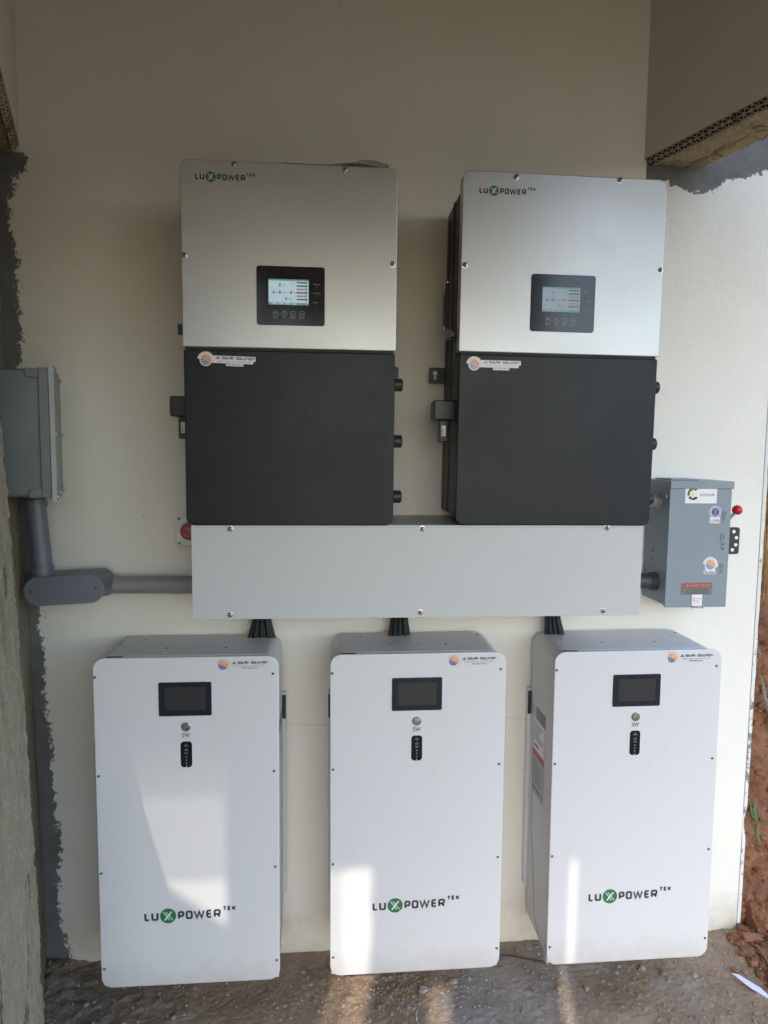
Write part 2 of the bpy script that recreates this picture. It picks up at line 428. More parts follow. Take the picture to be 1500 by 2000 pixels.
GL = {  # stroke letters: width, strokes
 'L': (.55, [[(0, 1), (0, 0), (.55, 0)]]), 'U': (.7, [[(0, 1), (0, 0), (.7, 0), (.7, 1)]]),
 'P': (.68, [[(0, 0), (0, 1), (.68, 1), (.68, .38), (0, .38)]]), 'O': (.74, [[(.37, 0), (0, 0), (0, 1), (.74, 1), (.74, 0), (.37, 0)]]),
 'W': (1.1, [[(0, 1), (.27, 0), (.55, .9), (.83, 0), (1.1, 1)]]), 'E': (.6, [[(.6, 1), (0, 1), (0, 0), (.6, 0)], [(0, .5), (.55, .5)]]),
 'R': (.68, [[(0, 0), (0, 1), (.68, 1), (.68, .4), (0, .4)], [(.36, .4), (.68, 0)]]), 'T': (.7, [[(0, 1), (.7, 1)], [(.35, 1), (.35, 0)]]),
 'K': (.62, [[(0, 0), (0, 1)], [(.6, 1), (.08, .5), (.62, 0)]]), 'J': (.6, [[(.6, 1), (.6, 0), (0, 0), (0, .3)]]),
 'C': (.65, [[(.65, 1), (0, 1), (0, 0), (.65, 0)], [(.65, .45), (.65, 0)]]), 'S': (.68, [[(.68, 1), (0, 1), (0, .52), (.68, .52), (.68, 0), (0, 0)]]),
 'A': (.7, [[(0, 0), (0, 1), (.7, 1), (.7, 0)], [(0, .42), (.7, .42)]]), 'I': (.05, [[(.02, 0), (.02, 1)]]), 'N': (.72, [[(0, 0), (0, 1), (.72, 1), (.72, 0)]]), ' ': (.4, [])}
class Art:
    def __init__(s): s.F = []; s.mats = []
    def mi(s, m):
        if m not in s.mats: s.mats.append(m)
        return s.mats.index(m)
    def poly(s, P, m, lay=1): s.F.append((list(P), s.mi(m), lay))
    def rect(s, x0, z0, x1, z1, m, lay=1, r=0.): s.poly(outline(x0, z0, x1, z1, r, 5), m, lay)
    def disc(s, cx, cz, r, m, lay=1, a0=0, a1=360, n=28):
        P = [(cx+r*math.cos(R(a0+(a1-a0)*i/n)), cz+r*math.sin(R(a0+(a1-a0)*i/n))) for i in range(n+(a1-a0 < 360))]
        s.poly(P, m, lay)
    def stroke(s, P, wd, m, lay=1):
        P = [Vector(p) for p in P]; Lf = []; Rt = []
        for i, p in enumerate(P):
            e1 = (p-P[i-1]).normalized() if i else None; e2 = (P[i+1]-p).normalized() if i < len(P)-1 else None
            e1 = e1 or e2; e2 = e2 or e1; n1 = Vector((-e1.y, e1.x)); n2 = Vector((-e2.y, e2.x)); q = n1+n2
            q = q/max(q.length_squared, .5)*2*(wd/2); Lf.append(p+q); Rt.append(p-q)
        for i in range(len(P)-1): s.poly([Rt[i], Rt[i+1], Lf[i+1], Lf[i]], m, lay)
    def ring(s, cx, cz, r, wd, m, lay=1, n=24, a0=0, a1=360):
        s.stroke([(cx+r*math.cos(R(a0+(a1-a0)*i/n)), cz+r*math.sin(R(a0+(a1-a0)*i/n))) for i in range(n+1)], wd, m, lay)
    def text(s, t, x0, z0, wd, ht, m, lay=1, rot=False):
        V, F = text_polys(t); k = s.mi(m)
        for f in F:
            s.F.append(([(x0+V[i][0]*wd, z0+V[i][1]*ht) if not rot else (x0+V[i][1]*wd, z0-V[i][0]*ht) for i in f], k, lay))
    def glyphs(s, t, x0, z0, H, m, lay=1, wt=.17, r=.2, gap=.3, width=None):
        tot = sum(GL[c][0]+gap for c in t)-gap; k = 1 if not width else (width/H-wt)/tot; x = wt/2
        for c in t:
            gw, st = GL[c]
            for P in st: s.stroke([(x0+(x+px*k)*H, z0+(wt/2+pz*(1-wt))*H) for px, pz in rounded(P, 0 if c in 'WTK' else r)], wt*H, m, lay)
            x += (gw+gap)*k
    def build(s, name, parent, loc=(0, 0, 0), rot=(0, 0, 0), step=.00035, T=None):
        bm = bmesh.new()
        for P, k, lay in s.F:
            V = [bm.verts.new((p[0], -lay*step, p[1])) for p in P]
            try: f = bm.faces.new(V); f.material_index = k
            except ValueError: pass
        bmesh.ops.recalc_face_normals(bm, faces=[])
        for f in bm.faces:
            f.normal_update()
            if f.normal.y > 0: f.normal_flip()
        return link(name, fin(bm, name), s.mats, parent, loc, rot, 0)
def brand(H, ink='ink_dark', circ='ink_green', xc='ink_white'):
    """LUX POWER TEK mark, cap height H, origin at the foot of the L"""
    a = Art(); wt = .235
    a.glyphs('L', 0, 0, H, ink, width=.62*H, wt=wt, r=.12); a.glyphs('U', .76*H, 0, H, ink, width=.79*H, wt=wt, r=.22)
    cx, cz = 2.6*H, .5*H; a.disc(cx, cz, .88*H, circ, 1, n=36)
    for q in (-1, 1):
        a.stroke([(cx-q*.42*H-.10*H, cz+.5*H), (cx+q*.30*H-.02*H-.10*H, cz-.5*H)], .075*H, xc, 2+(q > 0)*.5)
        a.stroke([(cx-q*.36*H+.10*H, cz+.5*H), (cx+q*.42*H+.10*H, cz-.5*H)], .075*H, xc, 2+(q > 0)*.5)
    for ch, x0, x1 in (('P', 3.67, 4.38), ('O', 4.52, 5.30), ('W', 5.40, 6.62), ('E', 6.78, 7.45), ('R', 7.60, 8.40)):
        a.glyphs(ch, x0*H, 0, H, ink, width=(x1-x0)*H, wt=wt if ch != 'W' else .19, r=.22)
    for ch, x0, x1 in (('T', 8.62, 9.05), ('E', 9.15, 9.52), ('K', 9.66, 10.1)):
        a.glyphs(ch, x0*H, .78*H, .54*H, ink, width=(x1-x0)*H, wt=.29, r=.1)
    return a
def sun_emblem(a, cx, cz, r, backing=False, faded=False, big=False):
    """rising sun over a gridded globe of panels; r = disc radius"""
    on, bl, nv = ('ink_orange', 'ink_blue', 'ink_navy') if not faded else ('ink_orange2', 'ink_lilac', 'ink_lilac')
    tilt = R(-28)
    def rot(x, z): return (cx+x*math.cos(tilt)-z*math.sin(tilt), cz+x*math.sin(tilt)+z*math.cos(tilt))
    if backing:
        P = []
        for i in range(72):
            t = i*5; q = 1.62 if -25 < ((t+180) % 360)-180 < 175 else 1.18
            if q > 1.5: q += .09*math.cos(R(t*24))
            P.append((cx+q*r*math.cos(R(t)), cz+q*r*math.sin(R(t))))
        a.poly(P, 'sticker_white', 1)
    for k in range(13):
        t = R(-20+k*15); c, s_ = math.cos(t), math.sin(t)
        a.stroke([(cx+c*1.12*r, cz+s_*1.12*r), (cx+c*1.48*r, cz+s_*1.48*r)], .075*r, on if not backing or big else 'ink_pale', 2)
    a.poly([rot(r*math.cos(R(t)), .06*r+r*.94*math.sin(R(t))) for t in range(0, 181, 10)], on, 2)
    a.poly([rot(r*.6*math.cos(R(t)), .3*r+r*.6*math.sin(R(t))) for t in range(0, 181, 15)], 'ink_orange2', 3)
    n = 5
    for j in range(4):
        z0, z1 = -.05-j*.24, -.05-j*.24-.19
        h0 = math.sqrt(max(0, 1-z0*z0)); h1 = math.sqrt(max(0, 1-z1*z1))
        for i in range(n):
            u0, u1 = -1+2*i/n+.05, -1+2*(i+1)/n-.05
            a.poly([rot(r*u0*h0, r*z0), rot(r*u0*h1, r*z1), rot(r*u1*h1, r*z1), rot(r*u1*h0, r*z0)], bl if i < 2 else nv, 2)
def jc_sticker(backing=False, faded=False):
    """origin at the emblem's centre; 0.130 m wide"""
    a = Art(); k = .001/3.333*1.315   # photo zoom px to metres
    r = 32*k
    nv, rd = ('ink_navy', 'ink_red') if not faded else ('ink_lilac', 'ink_orange2')
    if backing:
        a.rect(35*k, 0*k, 306*k, 30*k, 'sticker_white', .5, 3*k); a.rect(30*k, -16*k, 292*k, 2*k, 'sticker_white', .6, 3*k); a.rect(124*k, -32*k, 232*k, -14*k, 'sticker_white', .7, 3*k)
    sun_emblem(a, 0, 0, r, backing, faded)
    a.glyphs('JC SOLAR', 60*k, 8*k, 17*k, nv, 2, wt=.24, r=.22, width=110*k); a.glyphs('SOLUTION', 186*k, 8*k, 17*k, nv, 2, wt=.24, r=.22, width=112*k)
    a.text('ENERGIA SOLAR AL ALCANCE DE TODOS', 75*k, -9*k, 203*k, 7*k, rd, 2); a.text('787-900-4414', 128*k, -27*k, 100*k, 11*k, nv, 2)
    return a

# ------------------------------------------------------------ setting
def fbm(x, y, z, sc, o=4):
    return noise.fractal(Vector((x*sc, y*sc, z*sc)), .9, 2.1, o)
def grid(name, nu, nv, fn, mat, parent=None, smooth=60):
    V = [fn(i/nu, j/nv) for j in range(nv+1) for i in range(nu+1)]
    F = [(j*(nu+1)+i, j*(nu+1)+i+1, (j+1)*(nu+1)+i+1, (j+1)*(nu+1)+i) for j in range(nv) for i in range(nu)]
    me = bpy.data.meshes.new(name); me.from_pydata(V, [], F); me.update()
    return link(name, me, mat, parent, smooth=smooth)
def gz(x, y):
    """height of the trodden ground by the wall"""
    z = .005*fbm(x, y, 0, 4)+.0012*fbm(x, y, 3, 15)+.0015*fbm(x, y, 5, 60, 3)+.0011*fbm(x, y, 7, 150, 2)
    lump = max(0, fbm(x, y, 9, 7, 3)-.25)*.022                           # crusts of old mortar
    wl = math.exp(-((x+.02)/.32)**2)+.8*math.exp(-((x-.80)/.16)**2)*math.exp(-((y+.18)/.12)**2)
    z += lump*(.15+wl)+wl*.0035*fbm(x, y, 2, 30, 4)
    z += .028*math.exp(-((x+.16)/.10)**2)
    if x > 1.95: z += min(1, (x-1.95)/.25)*.02*(1+fbm(x, y, 1, 12))
    return z
gx0, gx1, gy0, gy1 = -.6, 3.0, -.75, .03
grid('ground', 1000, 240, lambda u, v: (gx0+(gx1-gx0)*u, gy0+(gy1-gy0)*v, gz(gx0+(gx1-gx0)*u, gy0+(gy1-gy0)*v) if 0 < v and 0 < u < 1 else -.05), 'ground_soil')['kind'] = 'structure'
bm = bmesh.new(); slab(bm, -6, -3.6, -.5, 6, 4, -.03)
prop(link('yard', fin(bm, 'yard'), 'turf', smooth=0), kind='structure')
bm = bmesh.new(); slab(bm, -150, -150, -.6, 150, 150, -.06)
prop(link('terrain', fin(bm, 'terrain'), 'turf', smooth=0), kind='structure')
def bank(u, v):
    x = 2.0+2.0*u; z = -.05+2.05*v
    y = .04+.34*z+.05*fbm(x, 0, z, 3)+.035*fbm(x, 1, z, 9)+.014*fbm(x, 2, z, 34, 4)-.10*math.exp(-z/.10)*(1+.4*fbm(x, 0, z, 8))
    if x < 2.11: y = max(y, .03)
    if v > .97: y += (v-.97)/.03*3
    return (x, y, z)
grid('hillside', 240, 260, bank, 'clay')['kind'] = 'structure'

# back wall
wall = empty('wall', (0, 0, 0), 'cream painted plaster wall carrying the boxes, grey cement smears at both edges', 'wall')
bm = bmesh.new(); slab(bm, -.8, 0, -.1, 2.0745, .15, 3.05)
link('wall_render', fin(bm, 'wall_render'), 'wall_paint', wall, smooth=0)
def bead(bm):
    n = 120
    L = []
    for i in range(n+1):
        z = -.05+3.1*i/n; x1 = 2.086+.0025*fbm(0, 0, z, 14); d = 0
        if .33 < z < .42: d = .008*min(1, (.42-z)/.01, (z-.33)/.02)
        L.append([bm.verts.new(p) for p in ((2.0745, -.0012+.3*d, z), (x1-d*.7, -.0012+.5*d, z), (x1-d*.7, .15, z), (2.0745, .15, z))])
    for a, c in zip(L, L[1:]):
        for k in range(3): bm.faces.new((a[k], a[k+1], c[k+1], c[k]))
place('corner_bead', bead, 'bead_paint', wall)
def crackline(bm):
    pts = [(2.0733+.0006*fbm(0, 2, z*.05, 20), .0005, z*.05) for z in range(0, 56)]
    for a, c in zip(pts, pts[1:]): slab(bm, a[0]-.0005, -.0004, a[2], a[0]+.0005, .01, c[2])
place('crack', crackline, 'seam_grey', wall, smooth=0)
def hair(bm, P):
    P = [at(*q) for q in P]; Q = []
    for a, c in zip(P, P[1:]):
        for i in range(8):
            p = a.lerp(c, i/8); p.z += .0012*noise.noise(p*40); Q.append(p)
    for a, c in zip(Q, Q[1:]):
        V = [bm.verts.new(v) for v in ((a.x, -.0006, a.z-.0004), (c.x, -.0006, c.z-.0004), (c.x, -.0006, c.z+.0004), (a.x, -.0006, a.z+.0004))]; bm.faces.new(V)
for P in (((556, 1412), (600, 1415), (648, 1416)), ((985, 1402), (1035, 1404))): place('crack', lambda bm: hair(bm, P), 'seam_grey', wall, smooth=0)
for P in (((276, 1015), (283, 1000)), ((277, 1004), (286, 1008)), ((338, 704), (342, 715)), ((1309, 434), (1313, 426)), ((1309.6, 434), (1313.6, 426)), ((845, 996), (846, 1003)), ((78, 1395), (84, 1400))):
    place('scuff', lambda bm: hair(bm, P), 'seam_dark', wall, smooth=0)

# side wall on the left, set askew to the back wall
SK = .33
def xw(z):
    t = [(-.1, -.140), (0, -.142), (.94, -.155), (1.4, -.172), (1.9, -.197), (2.5, -.2), (3.1, -.2)]
    for (a, p), (c, q) in zip(t, t[1:]):
        if z <= c: return p+(q-p)*(z-a)/(c-a)
    return t[-1][1]
side = empty('side_wall', (-.15, 0, 0), 'rough unpainted mortar wall closing the left side, under the left beam', 'wall')
def arris(z): return -(.33+.075*min(1, max(0, z)/1.1)+.006*fbm(0, 0, z, 5)+.006*fbm(0, 0, z, 40, 3))
WE = ((-.2, -1.10), (.68, -1.10), (.80, -.95), (.86, -.94), (1.0, -.86), (1.06, -.80), (1.2, -.74), (3, -.74))
def wend(z):
    for (a, p), (c, q) in zip(WE, WE[1:]):
        if z <= c: return p+(q-p)*(z-a)/(c-a)
    return -.74
def sidef(k):
    def f(u, v):
        z = -.08+2.47*v; ar = arris(z)
        if k == 0: y = .06+(ar-.06)*u; off = .004*fbm(0, y, z, 4)+.0015*fbm(0, y, z, 25); x = xw(z)-SK*y+off
        else:
            y = ar+(wend(z)-ar)*u; off = .016+.004*fbm(2, y, z, 5)+.0035*fbm(0, y, z, 26, 4)+.002*fbm(0, y, z, 90, 3)
            off -= .006*max(0, 1-abs(((z*.6+y*1.7) % .31)-.15)/.012)
            x = xw(z)-SK*y+off
            if u == 0: x = xw(z)-SK*y
            elif u < .02: y = ar
        return (x+.15, y, z)
    return f
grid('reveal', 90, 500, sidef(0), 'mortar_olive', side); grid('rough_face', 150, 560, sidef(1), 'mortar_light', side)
def core(bm):
    V = [bm.verts.new((xx, y, z)) for xx, y in ((-.02, .06), (-.02+.33*.73, -.73), (-.27+.33*.73, -.73), (-.27, .06)) for z in (-.08, 2.38)]
    for i in range(4):
        a, c = 2*i, (2*i+2) % 8; bm.faces.new((V[a], V[c], V[c+1], V[a+1]))
    bm.faces.new((V[1], V[3], V[5], V[7]))
    KM = Matrix(((1, -SK, 0, -.24), (0, 1, 0, 0), (0, 0, 1, 0), (0, 0, 0, 1)))
    slab(bm, -.1, -1.10, -.08, .20, -.74, .68, 0, KM); slab(bm, -.1, -.92, .685, .20, -.74, .85, 0, KM); slab(bm, -.1, -.83, .855, .20, -.74, 1.0, 0, KM)
place('blockwork', core, 'mortar_light', side, loc=(-.06, 0, 0), smooth=0)

bm = bmesh.new(); slab(bm, -.95, -3.25, -.08, -.77, -.50, 3.01); slab(bm, -.765, -3.30, -.08, .40, -3.14, 2.27); link('light_block_walls', fin(bm, 'light_block_walls'), 'mortar_light', side, smooth=0)  # unseen walls added to hold back light from the left and front
# beams with raw undersides and lath showing along the lower edge
def beam(name, x0, x1, zb, ylen, label, lathside):
    e = empty(name, (x0, 0, zb), label, 'beam')
    wd = x1-x0
    def sk(bm, a0, a1, z0, z1, y0=.0, y1=None, mat=0):
        y1 = ylen if y1 is None else y1
        V = [bm.verts.new((a+(-SK*y), y, z)) for a in (a0, a1) for y in (y0, y1) for z in (z0, z1)]
        for q in ((0, 1, 3, 2), (4, 6, 7, 5), (0, 4, 5, 1), (2, 3, 7, 6), (0, 2, 6, 4), (1, 5, 7, 3)): bm.faces.new([V[i] for i in q])
    place('beam_face', lambda bm: sk(bm, 0, wd, .022, .75), 'beam_paint', e, smooth=0)
    s0 = .018 if lathside < 0 else .004; s1 = wd-(.018 if lathside > 0 else .004)
    def soff(u, v):
        y = ylen*v; a = s0+(s1-s0)*u
        z = .020 if u in (0, 1) else .004+.010*fbm(a, y, 0, 9)+.004*fbm(a, y, 0, 40)+.02*max(0, (u-.62))
        if .60 < u < .66: z += .012
        return (a-SK*y, y, z)
    grid('soffit', 26, 160, soff, 'soffit_raw', e)
    def lath(bm):
        # two rows of stretched diamonds along the lower edge
        ex = 0 if lathside < 0 else wd
        sg = 1 if lathside < 0 else -1
        def P(s, t):   # s along beam, t 0..1 down the sloped strip
            y = -s; a = ex+sg*(.001+.016*t)
            return Vector((a-SK*y, y, .021-.024*t))
        L = abs(ylen); c = .020; n = int(L/c)
        for k in range(n+1):
            for row in range(2):
                a0, a1 = row*.5, row*.5+.5; o = (.5 if row else 0)*c+random.uniform(-.002, .002)
                tube(bm, [P(k*c+o, a0), P(k*c+o+c*.75, a1)], .0013, 5)
                tube(bm, [P(k*c+o+c*.75, a1), P(k*c+o+c, a0)], .0010, 5)
        for t in (0, .5, 1): tube(bm, [P(s*.05, t)+Vector((0, 0, .0008*fbm(s, 0, t, 3))) for s in range(int(L/.05)+1)], .0016, 5)
    place('lath', lath, 'lath_metal', e)
    def hol(bm):
        ex = 0 if lathside < 0 else wd; sg = 1 if lathside < 0 else -1
        q = [bm.verts.new((ex+sg*a-SK*y, y, z)) for a, y, z in ((.004, 0, .022), (.004, ylen, .022), (.019, ylen, .003), (.019, 0, .003))]
        bm.faces.new(q)
    place('backing', hol, 'lath_hollow', e, smooth=0)
    return e
zb = at(1258, 325).z
beam('beam', 1.643, 1.836, zb, -3.0, 'dark beige beam at upper right with raw underside and lath edge', -1)
beam('beam', -.136-.22, -.136, at(38, 300).z, -3.0, 'beam at the upper left corner with lath edge over the side wall', 1)

# roof slab over the porch, open to the right and in front; notch added to pass sun
KX = SUN_AZ[0]/SUN_AZ[1]
def nx(xb, y): return xb+KX*(y+.246)          # x on the roof of the sun ray that meets the cabinets at xb
def slabq(bm, P, z0, z1):
    a = [bm.verts.new((x, y, z0)) for x, y in P]; c = [bm.verts.new((x, y, z1)) for x, y in P]; n = len(P)
    bm.faces.new(list(reversed(a))); bm.faces.new(c)
    for i in range(n): bm.faces.new((a[i], a[(i+1) % n], c[(i+1) % n], c[i]))
bm = bmesh.new(); slab(bm, -3.5, -2.64, 3.02, 2.16, .6, 3.18)
slabq(bm, [(-3.5, -3.28), (nx(.12, -3.28), -3.28), (nx(.12, -2.641), -2.641), (-3.5, -2.641)], 3.02, 3.18)
slabq(bm, [(nx(.44, -3.28), -3.28), (2.16, -3.28), (2.16, -2.641), (nx(.44, -2.641), -2.641)], 3.02, 3.18)
prop(link('ceiling', fin(bm, 'ceiling'), 'slab_raw', smooth=0), kind='structure')

# unseen boards added under the roof's front edge, gaps cut to shape the sun patches
FY = -3.10
def foot(x, z, y=-.246):
    """where the ray that lights (x, y, z) crosses the boards"""
    k = (y-FY)/(-sv.y); return (x+k*sv.x, z+k*sv.z)
fb = empty('sun_mask_boards', (1, FY, 2.5), 'unseen boards added under the roof edge, gaps shaping the sun patches', 'boards')
def mask_board(P):
    bm = bmesh.new(); prism(bm, [(x-1, z-2.5) for x, z in P], .012, -.012, .001); link('mask_board', fin(bm, 'mask_board'), 'timber', fb, smooth=0)
ZT = 3.01; ZB = 2.28
def quad(xa, xb, za=ZB, zc=ZT): mask_board([(xa, za), (xb, za), (xb, zc), (xa, zc)])
def fx(x, y=-.246): return foot(x, 0, y)[0]
FZ = lambda z, y=-.246: foot(0, z, y)[1]
quad(-3.0, fx(.12)); 
# opening over the left battery: a sloping lower edge
p1, p2, p3 = foot(.13, .51), foot(.44, .27), foot(.44, .10)
mask_board([(fx(.12)+.002, ZB), (fx(.44), ZB), p2, p1, (fx(.12)+.002, p1[1])])
quad(fx(.44)+.002, fx(.62))
mask_board([(fx(.62)+.002, ZB), (fx(.70), ZB), (fx(.70), ZT), (fx(.62)+.002, ZT)])
mask_board([(fx(.818), ZB), (fx(1.0), ZB), (fx(1.0), ZT), (fx(.85), ZT), (fx(.835), FZ(.33)), (fx(.840), FZ(.25))])
mask_board([(fx(1.0)+.002, FZ(.08)), (fx(1.065), FZ(.08)), (fx(1.065), ZT), (fx(1.0)+.002, ZT)])
quad(fx(1.065)+.002, fx(1.388)); quad(fx(1.424), 2.15)
def slats(bm):  # unseen slats added behind the gaps to dim the sun patches
    for x0, x1, za, zc, st_ in ((fx(.12)-.01, fx(.44)+.01, 2.55, FZ(.375), .0098), (fx(.12)-.01, fx(.44)+.01, FZ(.375)+.002, 3.06, .00735), (fx(.44)+.012, .20, 2.3, 3.0, .0087), (.202, 1.0, 2.3, 3.0, .0120)):
        z = za
        while z < zc:
            slab(bm, x0-1, -.0008, z-2.5, x1-1, .0008, z-2.5+.0050); z += st_
place('dimming_slats', slats, 'timber', fb, (0, .045, 0), smooth=0)

def battens(bm):  # added over the roof notch for a faint sun glow on the left battery
    y = -3.055
    while y < -2.65:
        zb_ = 3.06+(y+.246)*(sv.z/-sv.y)      # height on the cabinets that this strip of roof lets light onto
        ps = max(.0, min(.11, (.80-zb_)*.4))
        x0, x1 = nx(.12, y), nx(.44, y)
        V = [bm.verts.new(v) for v in ((x0-.02, y, 3.06), (x1+.02, y, 3.06), (x1+.02, y+.006, 3.06), (x0-.02, y+.006, 3.06))]; bm.faces.new(V)
        y += .0058 if ps <= 0 else .0060/(1-ps)
prop(place('dimming_battens', battens, 'timber', None, smooth=0), 'unseen thin battens added over a roof notch to soften sun on the left battery', 'battens')

# ------------------------------------------------------------ inverters
IW, IH, IB, ID = .525, .8828, .4371, .3027
def make_inverter(x, z, rot, label, faded):
    o = empty('solar_inverter', (x, 0, z), label, 'inverter', 'wall mounted inverters', (0, rot, 0))
    def L(px, py, Y=-ID):   # pixel to this inverter's own coordinates
        q = at(px, py, Y)-Vector((x, 0, z)); c, s = math.cos(rot), math.sin(rot)
        return Vector((q.x*c-q.z*s, q.y, q.x*s+q.z*c))
    left = x < .7
    rbox('body', .012, .012, IW-.012, IH-.012, -.022, -ID+.030, 'black_metal', o, (.012, .012, .012, .012), .002)
    # heat sink spine and side seams, seen on the left flank
    for a_ in ((.0085, -.135, .02, .0125, -.128, IH-.02), (.009, -.21, IB+.005, .0125, -.2, IH-.03), (.009, -.07, .30, .0125, -.05, IH-.05), (IW-.0125, -.135, .02, IW-.0085, -.128, IH-.02)):
        place('flank_rib', lambda bm: slab(bm, *a_), 'black_plastic', o, smooth=0)
    rbox('silver_cover', 0, IB+.004, IW, IH, -ID+.034, -ID, 'silver_cover', o, (.003, .003, .020, .020), .0022, 10)
    rbox('black_cover', .002, 0, IW-.002, IB-.002, -ID+.034, -ID, 'black_cover', o, (.020, .020, .005, .005), .0028, 10)
    rbox('cover_gap', .006, IB-.004, IW-.006, IB+.006, -ID+.034, -ID+.006, 'seam_dark', o, 0, 0)
    sc = [(457, 321), (674, 332), (361, 498), (767, 516)] if left else [(1008, 346), (1211, 352), (908, 518), (1289, 528)]
    for q in sc:
        p_ = L(*q); screw(SC_BIG, (p_.x, -ID, p_.z), o)
    q = L(381, 350) if left else L(936, 377)
    brand(.0142).build('logo', o, (q.x, -ID-.0002, q.z))
    # display
    c0, c1 = (L(503, 633), L(633, 524)) if left else (L(1036, 646), L(1162, 540))
    cxm, czm = (c0.x+c1.x)/2, (c0.z+c1.z)/2; hw, hh = .0835, .0710
    d = rbox('display_panel', cxm-hw, czm-hh, cxm+hw, czm+hh, -ID+.001, -ID-.0022, 'glass_black', o, .007, .0008)
    a = Art(); k = (2*hw)/352.   # zoomed-photo pixels of the panel
    def X_(u): return (u-176)*k
    def Z_(v): return (146-v)*k
    lit = 'lcd_lit' if left else 'lcd_dim'
    a.rect(X_(62), Z_(192), X_(268), Z_(62), lit, 1)
    a.rect(X_(62), Z_(70), X_(268), Z_(62), 'lcd_green', 2); a.rect(X_(62), Z_(192), X_(268), Z_(181), 'lcd_green', 2)
    for i in range(4): a.rect(X_(80+i*34), Z_(189), X_(104+i*34), Z_(184), lit, 3)
    for i in range(6):
        a.rect(X_(206), Z_(82+i*17), X_(262), Z_(74+i*17), 'lcd_red' if i in (2, 4) else 'tint', 2)
        a.rect(X_(210), Z_(80+i*17), X_(240), Z_(78+i*17), 'lcd_ink', 3); a.disc(X_(256), Z_(88+i*17), 2.4*k*1.4, 'lcd_green', 3, n=10)
    for u, v in ((120, 92), (88, 130), (120, 130), (178, 130), (152, 162)):
        a.rect(X_(u-5), Z_(v+6), X_(u+5), Z_(v-4), 'lcd_green' if v != 130 else 'lcd_ink', 3); a.poly([(X_(u-8), Z_(v-4)), (X_(u+8), Z_(v-4)), (X_(u), Z_(v-10))], 'lcd_green', 3)
        a.rect(X_(u+12), Z_(v+2), X_(u+30), Z_(v-1), 'lcd_ink', 3)
    a.text('WED 10:35', X_(170), Z_(88), 26*k, 5*k, 'lcd_ink', 3)
    a.stroke([(X_(120), Z_(98)), (X_(120), Z_(122))], 1.2*k, 'lcd_ink', 3); a.stroke([(X_(94), Z_(130)), (X_(112), Z_(130))], 1.2*k, 'lcd_ink', 3); a.stroke([(X_(128), Z_(130)), (X_(170), Z_(130))], 1.2*k, 'lcd_ink', 3)
    a.build('screen', d, (cxm, -ID-.0023, czm), step=.0002)
    a = Art()
    for u, t in ((98, 'Return'), (143, 'UP'), (188, 'Down'), (233, 'Enter')):
        a.ring(X_(u), Z_(237), 14*k, 1.6*k, 'panel_print', 1, 20); a.text(t, X_(u-(13 if t != 'UP' else 6)), Z_(261), (26 if t != 'UP' else 12)*k, 7*k, 'panel_print', 1)
    a.stroke([(X_(105), Z_(241)), (X_(105), Z_(234)), (X_(91), Z_(234))], 2*k, 'ink_pale', 1); a.poly([(X_(90), Z_(234)), (X_(95), Z_(230)), (X_(95), Z_(238))], 'ink_pale', 1.5)
    a.stroke([(X_(240), Z_(231)), (X_(240), Z_(238)), (X_(228), Z_(238))], 2*k, 'ink_pale', 1); a.poly([(X_(226), Z_(238)), (X_(231), Z_(234)), (X_(231), Z_(242))], 'ink_pale', 1.5)
    for u, s_ in ((143, 1), (188, -1)):
        a.stroke([(X_(u), Z_(231)), (X_(u), Z_(243))], 2*k, 'ink_pale', 1); a.poly([(X_(u-4), Z_(237-4*s_+2)), (X_(u+4), Z_(237-4*s_+2)), (X_(u), Z_(237-8*s_))], 'ink_pale', 1.5)
    for v, t in ((80, 'Normal'), (126, 'Warning'), (172, 'Fault')):
        wd_ = {'Normal': 32, 'Warning': 38, 'Fault': 22}[t]; a.text(t, X_(292), Z_(v+7), wd_*k, 7*k, 'ink_pale', 1); a.disc(X_(310), Z_(v+17), 1.8*k, 'panel_print', 1, n=8)
    a.build('button_print', d, (cxm, -ID-.0023, czm), step=.0002)
    q = L(402, 703) if left else L(926, 712)
    st = jc_sticker(True, faded); st.build('sticker', o, (q.x, -ID-.0002, q.z), (0, R(1.2 if left else 0), 0))
    # left flank: isolator knob, handle, bracket ear, communication box and its stick
    kz = IB+.055
    kb = place('isolator_switch', lambda bm: (lathe(bm, [(0, -.004), (.021, -.004), (.021, .006), (.016, .009), (0, .009)], Matrix.Rotation(R(-90), 4, 'Z'))), 'black_plastic', o, (.011, -.232, kz))
    place('knob', lambda bm: (slab(bm, -.034, -.008, -.006, -.008, .008, .010), slab(bm, -.036, -.003, -.012, -.02, .003, .014)), 'black_plastic' if left else 'black_plastic', kb, smooth=0)
    if not left:
        place('knob_mark', lambda bm: slab(bm, -.020, -.0095, -.003, -.012, -.0085, .006), 'red_dull', kb, smooth=0)
    def handle(bm):
        tube(bm, spline([(.010, 0, -.068), (-.012, 0, -.068), (-.022, 0, -.058), (-.022, 0, .058), (-.012, 0, .068), (.010, 0, .068)], 6), .0042, 10)
    hz = L(872, 596, -.16).z if not left else IB+.14
    place('handle', handle, 'chrome', o, (.012 if not left else .013, -.13, hz))
    ez = at(850, 733, -.03).z-z
    def ear(bm):
        P = outline(-.036, -.022, .012, .022, .006, 4); prism(bm, P, .002, -.002, .0005); slab(bm, .008, -.04, -.020, .011, .002, .020)
